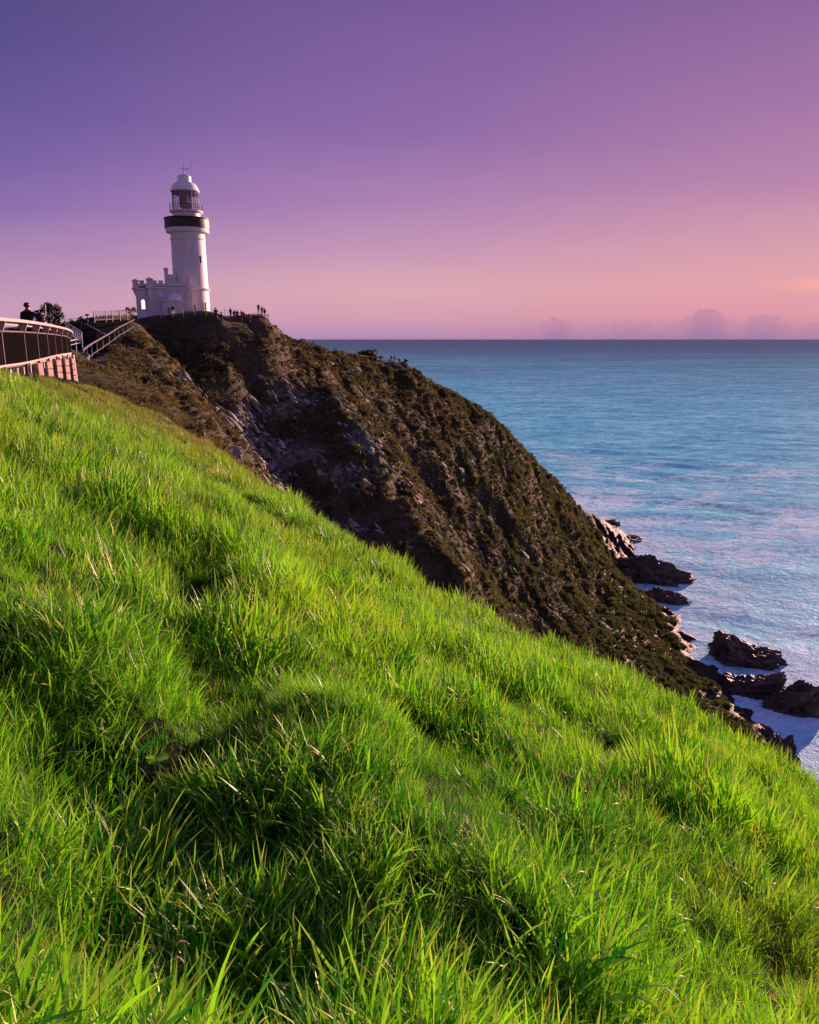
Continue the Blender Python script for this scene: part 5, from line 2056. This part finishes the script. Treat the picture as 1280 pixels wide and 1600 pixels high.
# ------------------------------------------------------------------ bushes and small trees
def bush(name, label, cat, base, trunk_h, cr, ch, n, leaf, seed, m, limbs=6, group=None):
    r = random.Random(seed)
    t = thing(name, label, cat, base, 0, group)
    tk = MB()
    tk.tube([(0, 0, -0.3), (0.03 * trunk_h, 0, trunk_h * 0.6), (0, 0.02, trunk_h + ch * 0.25)], [0.05 * cr + 0.02, 0.04 * cr + 0.015, 0.02 * cr + 0.01], 7)
    ends = []
    for k in range(limbs):
        a = 2 * math.pi * k / limbs + r.random()
        e = Vector((math.cos(a) * cr * r.uniform(0.45, 0.85), math.sin(a) * cr * r.uniform(0.45, 0.85), trunk_h + ch * r.uniform(0.15, 0.95)))
        s = Vector((0, 0, trunk_h * r.uniform(0.5, 0.95)))
        md = s.lerp(e, 0.5) + Vector((0, 0, -0.06 * ch))
        tk.tube([s, md, e], [0.03 * cr + 0.008, 0.02 * cr + 0.006, 0.005], 5)
        ends.append(e)
    tk.build('trunk', M_BARK, t)
    ends += [Vector((0, 0, trunk_h + ch * 0.75)), Vector((0, 0, trunk_h + ch * 0.4))]
    g = np.random.default_rng(seed)
    vs, fs, cs = [], [], []
    for i in range(n):
        e = ends[r.randrange(len(ends))]
        d = Vector(g.normal(0, 1, 3)).normalized()
        p = e + d * cr * 0.36 * (g.random() ** 0.5)
        p.z = max(p.z, trunk_h * 0.55)
        a = (Vector(g.normal(0, 1, 3)) + d * 0.8).normalized()
        b = a.cross(Vector(g.normal(0, 1, 3))).normalized()
        s = leaf * g.uniform(0.6, 1.4)
        o = len(vs)
        vs += [p - a * s * .5, p + b * s * .24, p + a * s * .5, p - b * s * .24]
        fs.append((o, o + 1, o + 2, o + 3))
        cs += [(g.random(), 0.5, g.random(), 1)] * 4
    me = bpy.data.meshes.new('crown')
    me.from_pydata([tuple(v) for v in vs], [], fs)
    ca = me.color_attributes.new('bl', 'FLOAT_COLOR', 'POINT')
    ca.data.foreach_set('color', np.array(cs, np.float32).ravel())
    me.materials.append(m)
    o = bpy.data.objects.new('crown', me)
    COL.objects.link(o)
    o.parent = t
    return t


bx, by, bz = at(81, 530, 40)
bush('small_tree', 'small dark leafy tree behind the mesh fence, right of the person with a phone', 'tree', (bx, by, bz - 0.6), 1.15, 0.66, 1.15, 2600, 0.11, 21, M_BUSH, 11)
bx, by, bz = ground(206, 121)
bush('bush', 'round dark bush at the left foot of the lighthouse annexe', 'bush', (bx, by, at(206, 503, 121)[2]), 0.5, 1.0, 1.6, 800, 0.18, 22, M_SCRUB)
bx, by, bz = ground(196, 120)
bush('bush', 'low brown bush in front of the dark picket fence left of the lighthouse', 'bush', (bx, by, at(196, 505, 120)[2]), 0.3, 0.9, 1.0, 600, 0.18, 23, M_SCRUB)
bx, by, bz = ground(575, 222)
bush('bush', 'large dark spiky bush on the skyline of the far lookout', 'bush', (bx, by, bz - 0.3), 0.2, 2.9, 2.4, 2000, 0.5, 24, M_BUSH, 16)
for i, (px, D, s, lb) in enumerate([(633, 229, 1.0, 'small dark shrub on the rim just right of the far lookout people'), (650, 231, 1.0, 'dark shrub where the far ridge starts to fall to the sea'),
                                    (668, 233.5, 0.8, 'low shrub halfway down the first drop of the far ridge'), (556, 214, 0.9, 'low dark shrub just left of the big skyline bush'), (594, 224, 0.9, 'low dark shrub between the big skyline bush and the far lookout people'), (642, 230, 0.8, 'small shrub between the two dark shrubs on the far rim'), (492, 149, 0.7, 'small dark shrub on the knoll shoulder where the sea horizon begins')]):
    bush('bush', lb, 'bush', ground(px, D), 0.35 * s, 1.0 * s, 1.3 * s, 420, 0.26, 30 + i, M_BUSH, 5, 'shrubs on the headland skyline')
bx, by, bz = ground(373, 47)


def pale_boulder():
    x, y, z = at(371, 697, 49)
    r_ = np.random.default_rng(3)
    n, m = 56, 26
    T_, P_ = np.meshgrid(np.linspace(0, 2 * np.pi, n + 1), np.linspace(-1.2, np.pi / 2, m))
    ux, uy, uz = np.cos(T_) * np.cos(P_), np.sin(T_) * np.cos(P_), np.sin(P_)
    k = 1 + 0.7 * fbm(ux * 2.2 + 5, uy * 2.2 + uz * 1.9, 9, 5, 0.6)
    k[:, -1] = k[:, 0]
    k[-1] = k[-1].mean()
    zz = max(land_at(x, y), z - 0.45)
    o = grid_mesh('boulder', ux * k * 0.30, uy * k * 0.3, uz * k * 0.42, simple('pale_quartz_rock', (0.50, 0.46, 0.45), 0.85, 0.5, 3, 0.2, 0, 0.8), None, False)
    o.location = (x, y, zz)
    tag(o, 'pale whitish boulder at the edge of the brushy hummock beyond the grass', 'rock')


pale_boulder()


# ------------------------------------------------------------------ seed heads and a broad leaf in the near grass
def hill_pt(px, py):
    a, b = ray(px, py)
    y = 1.0
    for _ in range(60):
        z = float(hill_z(np.array([a * y]), np.array([y]))[0])
        y += (b * y - z) * -0.35 / (b - 0.05) * 0.6
        y = min(max(y, 0.6), 30)
    return a * y, y, float(hill_z(np.array([a * y]), np.array([y]))[0])


SEEDS = [(212, 1300, 'palest curved dry seed head, topmost at left in the dark hollow', 20), (248, 1352, 'short dry seed head just below the topmost one', -10), (290, 1393, 'small hooked grey seed head beside the sunlit blades', 10),
         (282, 1452, 'dry seed head arching over another one low at left', 5), (270, 1475, 'long straight tan seed head, lowest of the curved ones', -5), (262, 1505, 'drooping tan seed stalk lowest in the hollow', 30)]


def seed_heads():
    for i, (px, py, lb, tw) in enumerate(SEEDS):
        x, y, z = hill_pt(px, py + 40)
        h = Vector(at(px, py, y - 0.08))
        t = thing('seed_head', lb, 'seed head', (x, y, z), 0, 'dry seed heads in the near grass')
        e = h - Vector((x, y, z))
        MB().tube([(0, 0, -0.03), tuple(e * 0.5 + Vector((0.015, 0, 0.02))), tuple(e + Vector((0.05, 0, 0)))], [0.0016, 0.0014, 0.0012], 5).build('stalk', M_SEEDHEAD, t)
        m = MB()
        L, dx = (0.034, 0.022, 0.016, 0.034, 0.04, 0.03)[i], math.cos(R(180 + tw))
        c0 = e + Vector((0.05, 0, 0))
        pts = [c0 + Vector((-L * k / 7, 0.0, 0.012 * math.sin(math.pi * k / 7) + math.sin(R(tw)) * 0.03 * k / 7)) for k in range(8)]
        m.tube(pts, [0.0012, 0.0016, 0.0018, 0.0019, 0.0018, 0.0016, 0.0014, 0.0006], 7)
        for k in range(14):
            p = pts[k // 2]
            a = k * 2.4
            d = Vector((-0.4, math.cos(a), math.sin(a))).normalized()
            m.tube([p, p + d * 0.0055], [0.0011, 0.0003], 4)
        m.build('spike', M_SEEDHEAD, t)


seed_heads()


def broad_plant(label, px, py, leaves, size, seed):
    x, y, z = hill_pt(px, py + 30)
    top = Vector(at(px, py, y - 0.05)) - Vector((x, y, z))
    t = thing('broadleaf_weed', label, 'weed', (x, y, z), 0, 'broad-leaved weeds in the near grass')
    r = random.Random(seed)
    MB().tube([(0, 0, -0.02), tuple(top * 0.6), tuple(top)], 0.002, 5).build('stem', M_GRASS, t)
    for k in range(leaves):
        a = 2 * math.pi * k / leaves + r.random()
        d = Vector((math.cos(a), math.sin(a), 0.25))
        s = Vector((-math.sin(a), math.cos(a), 0.1))
        vs = [top]
        L = size * r.uniform(0.8, 1.2)
        prof = [(0.15, 0.25), (0.4, 0.42), (0.7, 0.36), (0.92, 0.16)]
        for u, w in prof:
            c = top + d * L * u - Vector((0, 0, L * 0.25 * u * u))
            vs += [c - s * L * w, c - Vector((0, 0, 0.1 * L * w)), c + s * L * w]
        vs.append(top + d * L - Vector((0, 0, L * 0.25)))
        fs = [(0, 1, 2), (0, 2, 3)]
        for i in range(3):
            b = 1 + 3 * i
            fs += [(b, b + 3, b + 4, b + 1), (b + 1, b + 4, b + 5, b + 2)]
        fs += [(10, 13, 11), (11, 13, 12)]
        m = MB().add(vs, fs, True)
        o = m.build('leaf', M_GRASS, t)
        ca = o.data.color_attributes.new('bl', 'FLOAT_COLOR', 'POINT')
        ca.data.foreach_set('color', np.array([(0.9, 0.5, 0.2, 1)] * len(vs), np.float32).ravel())


broad_plant('rounded pale green leaves rising from the dark grass at left centre', 242, 1185, 3, 0.05, 1)
broad_plant('small bright leaf lit yellow-green in the grass near the left edge', 42, 808, 2, 0.09, 2)
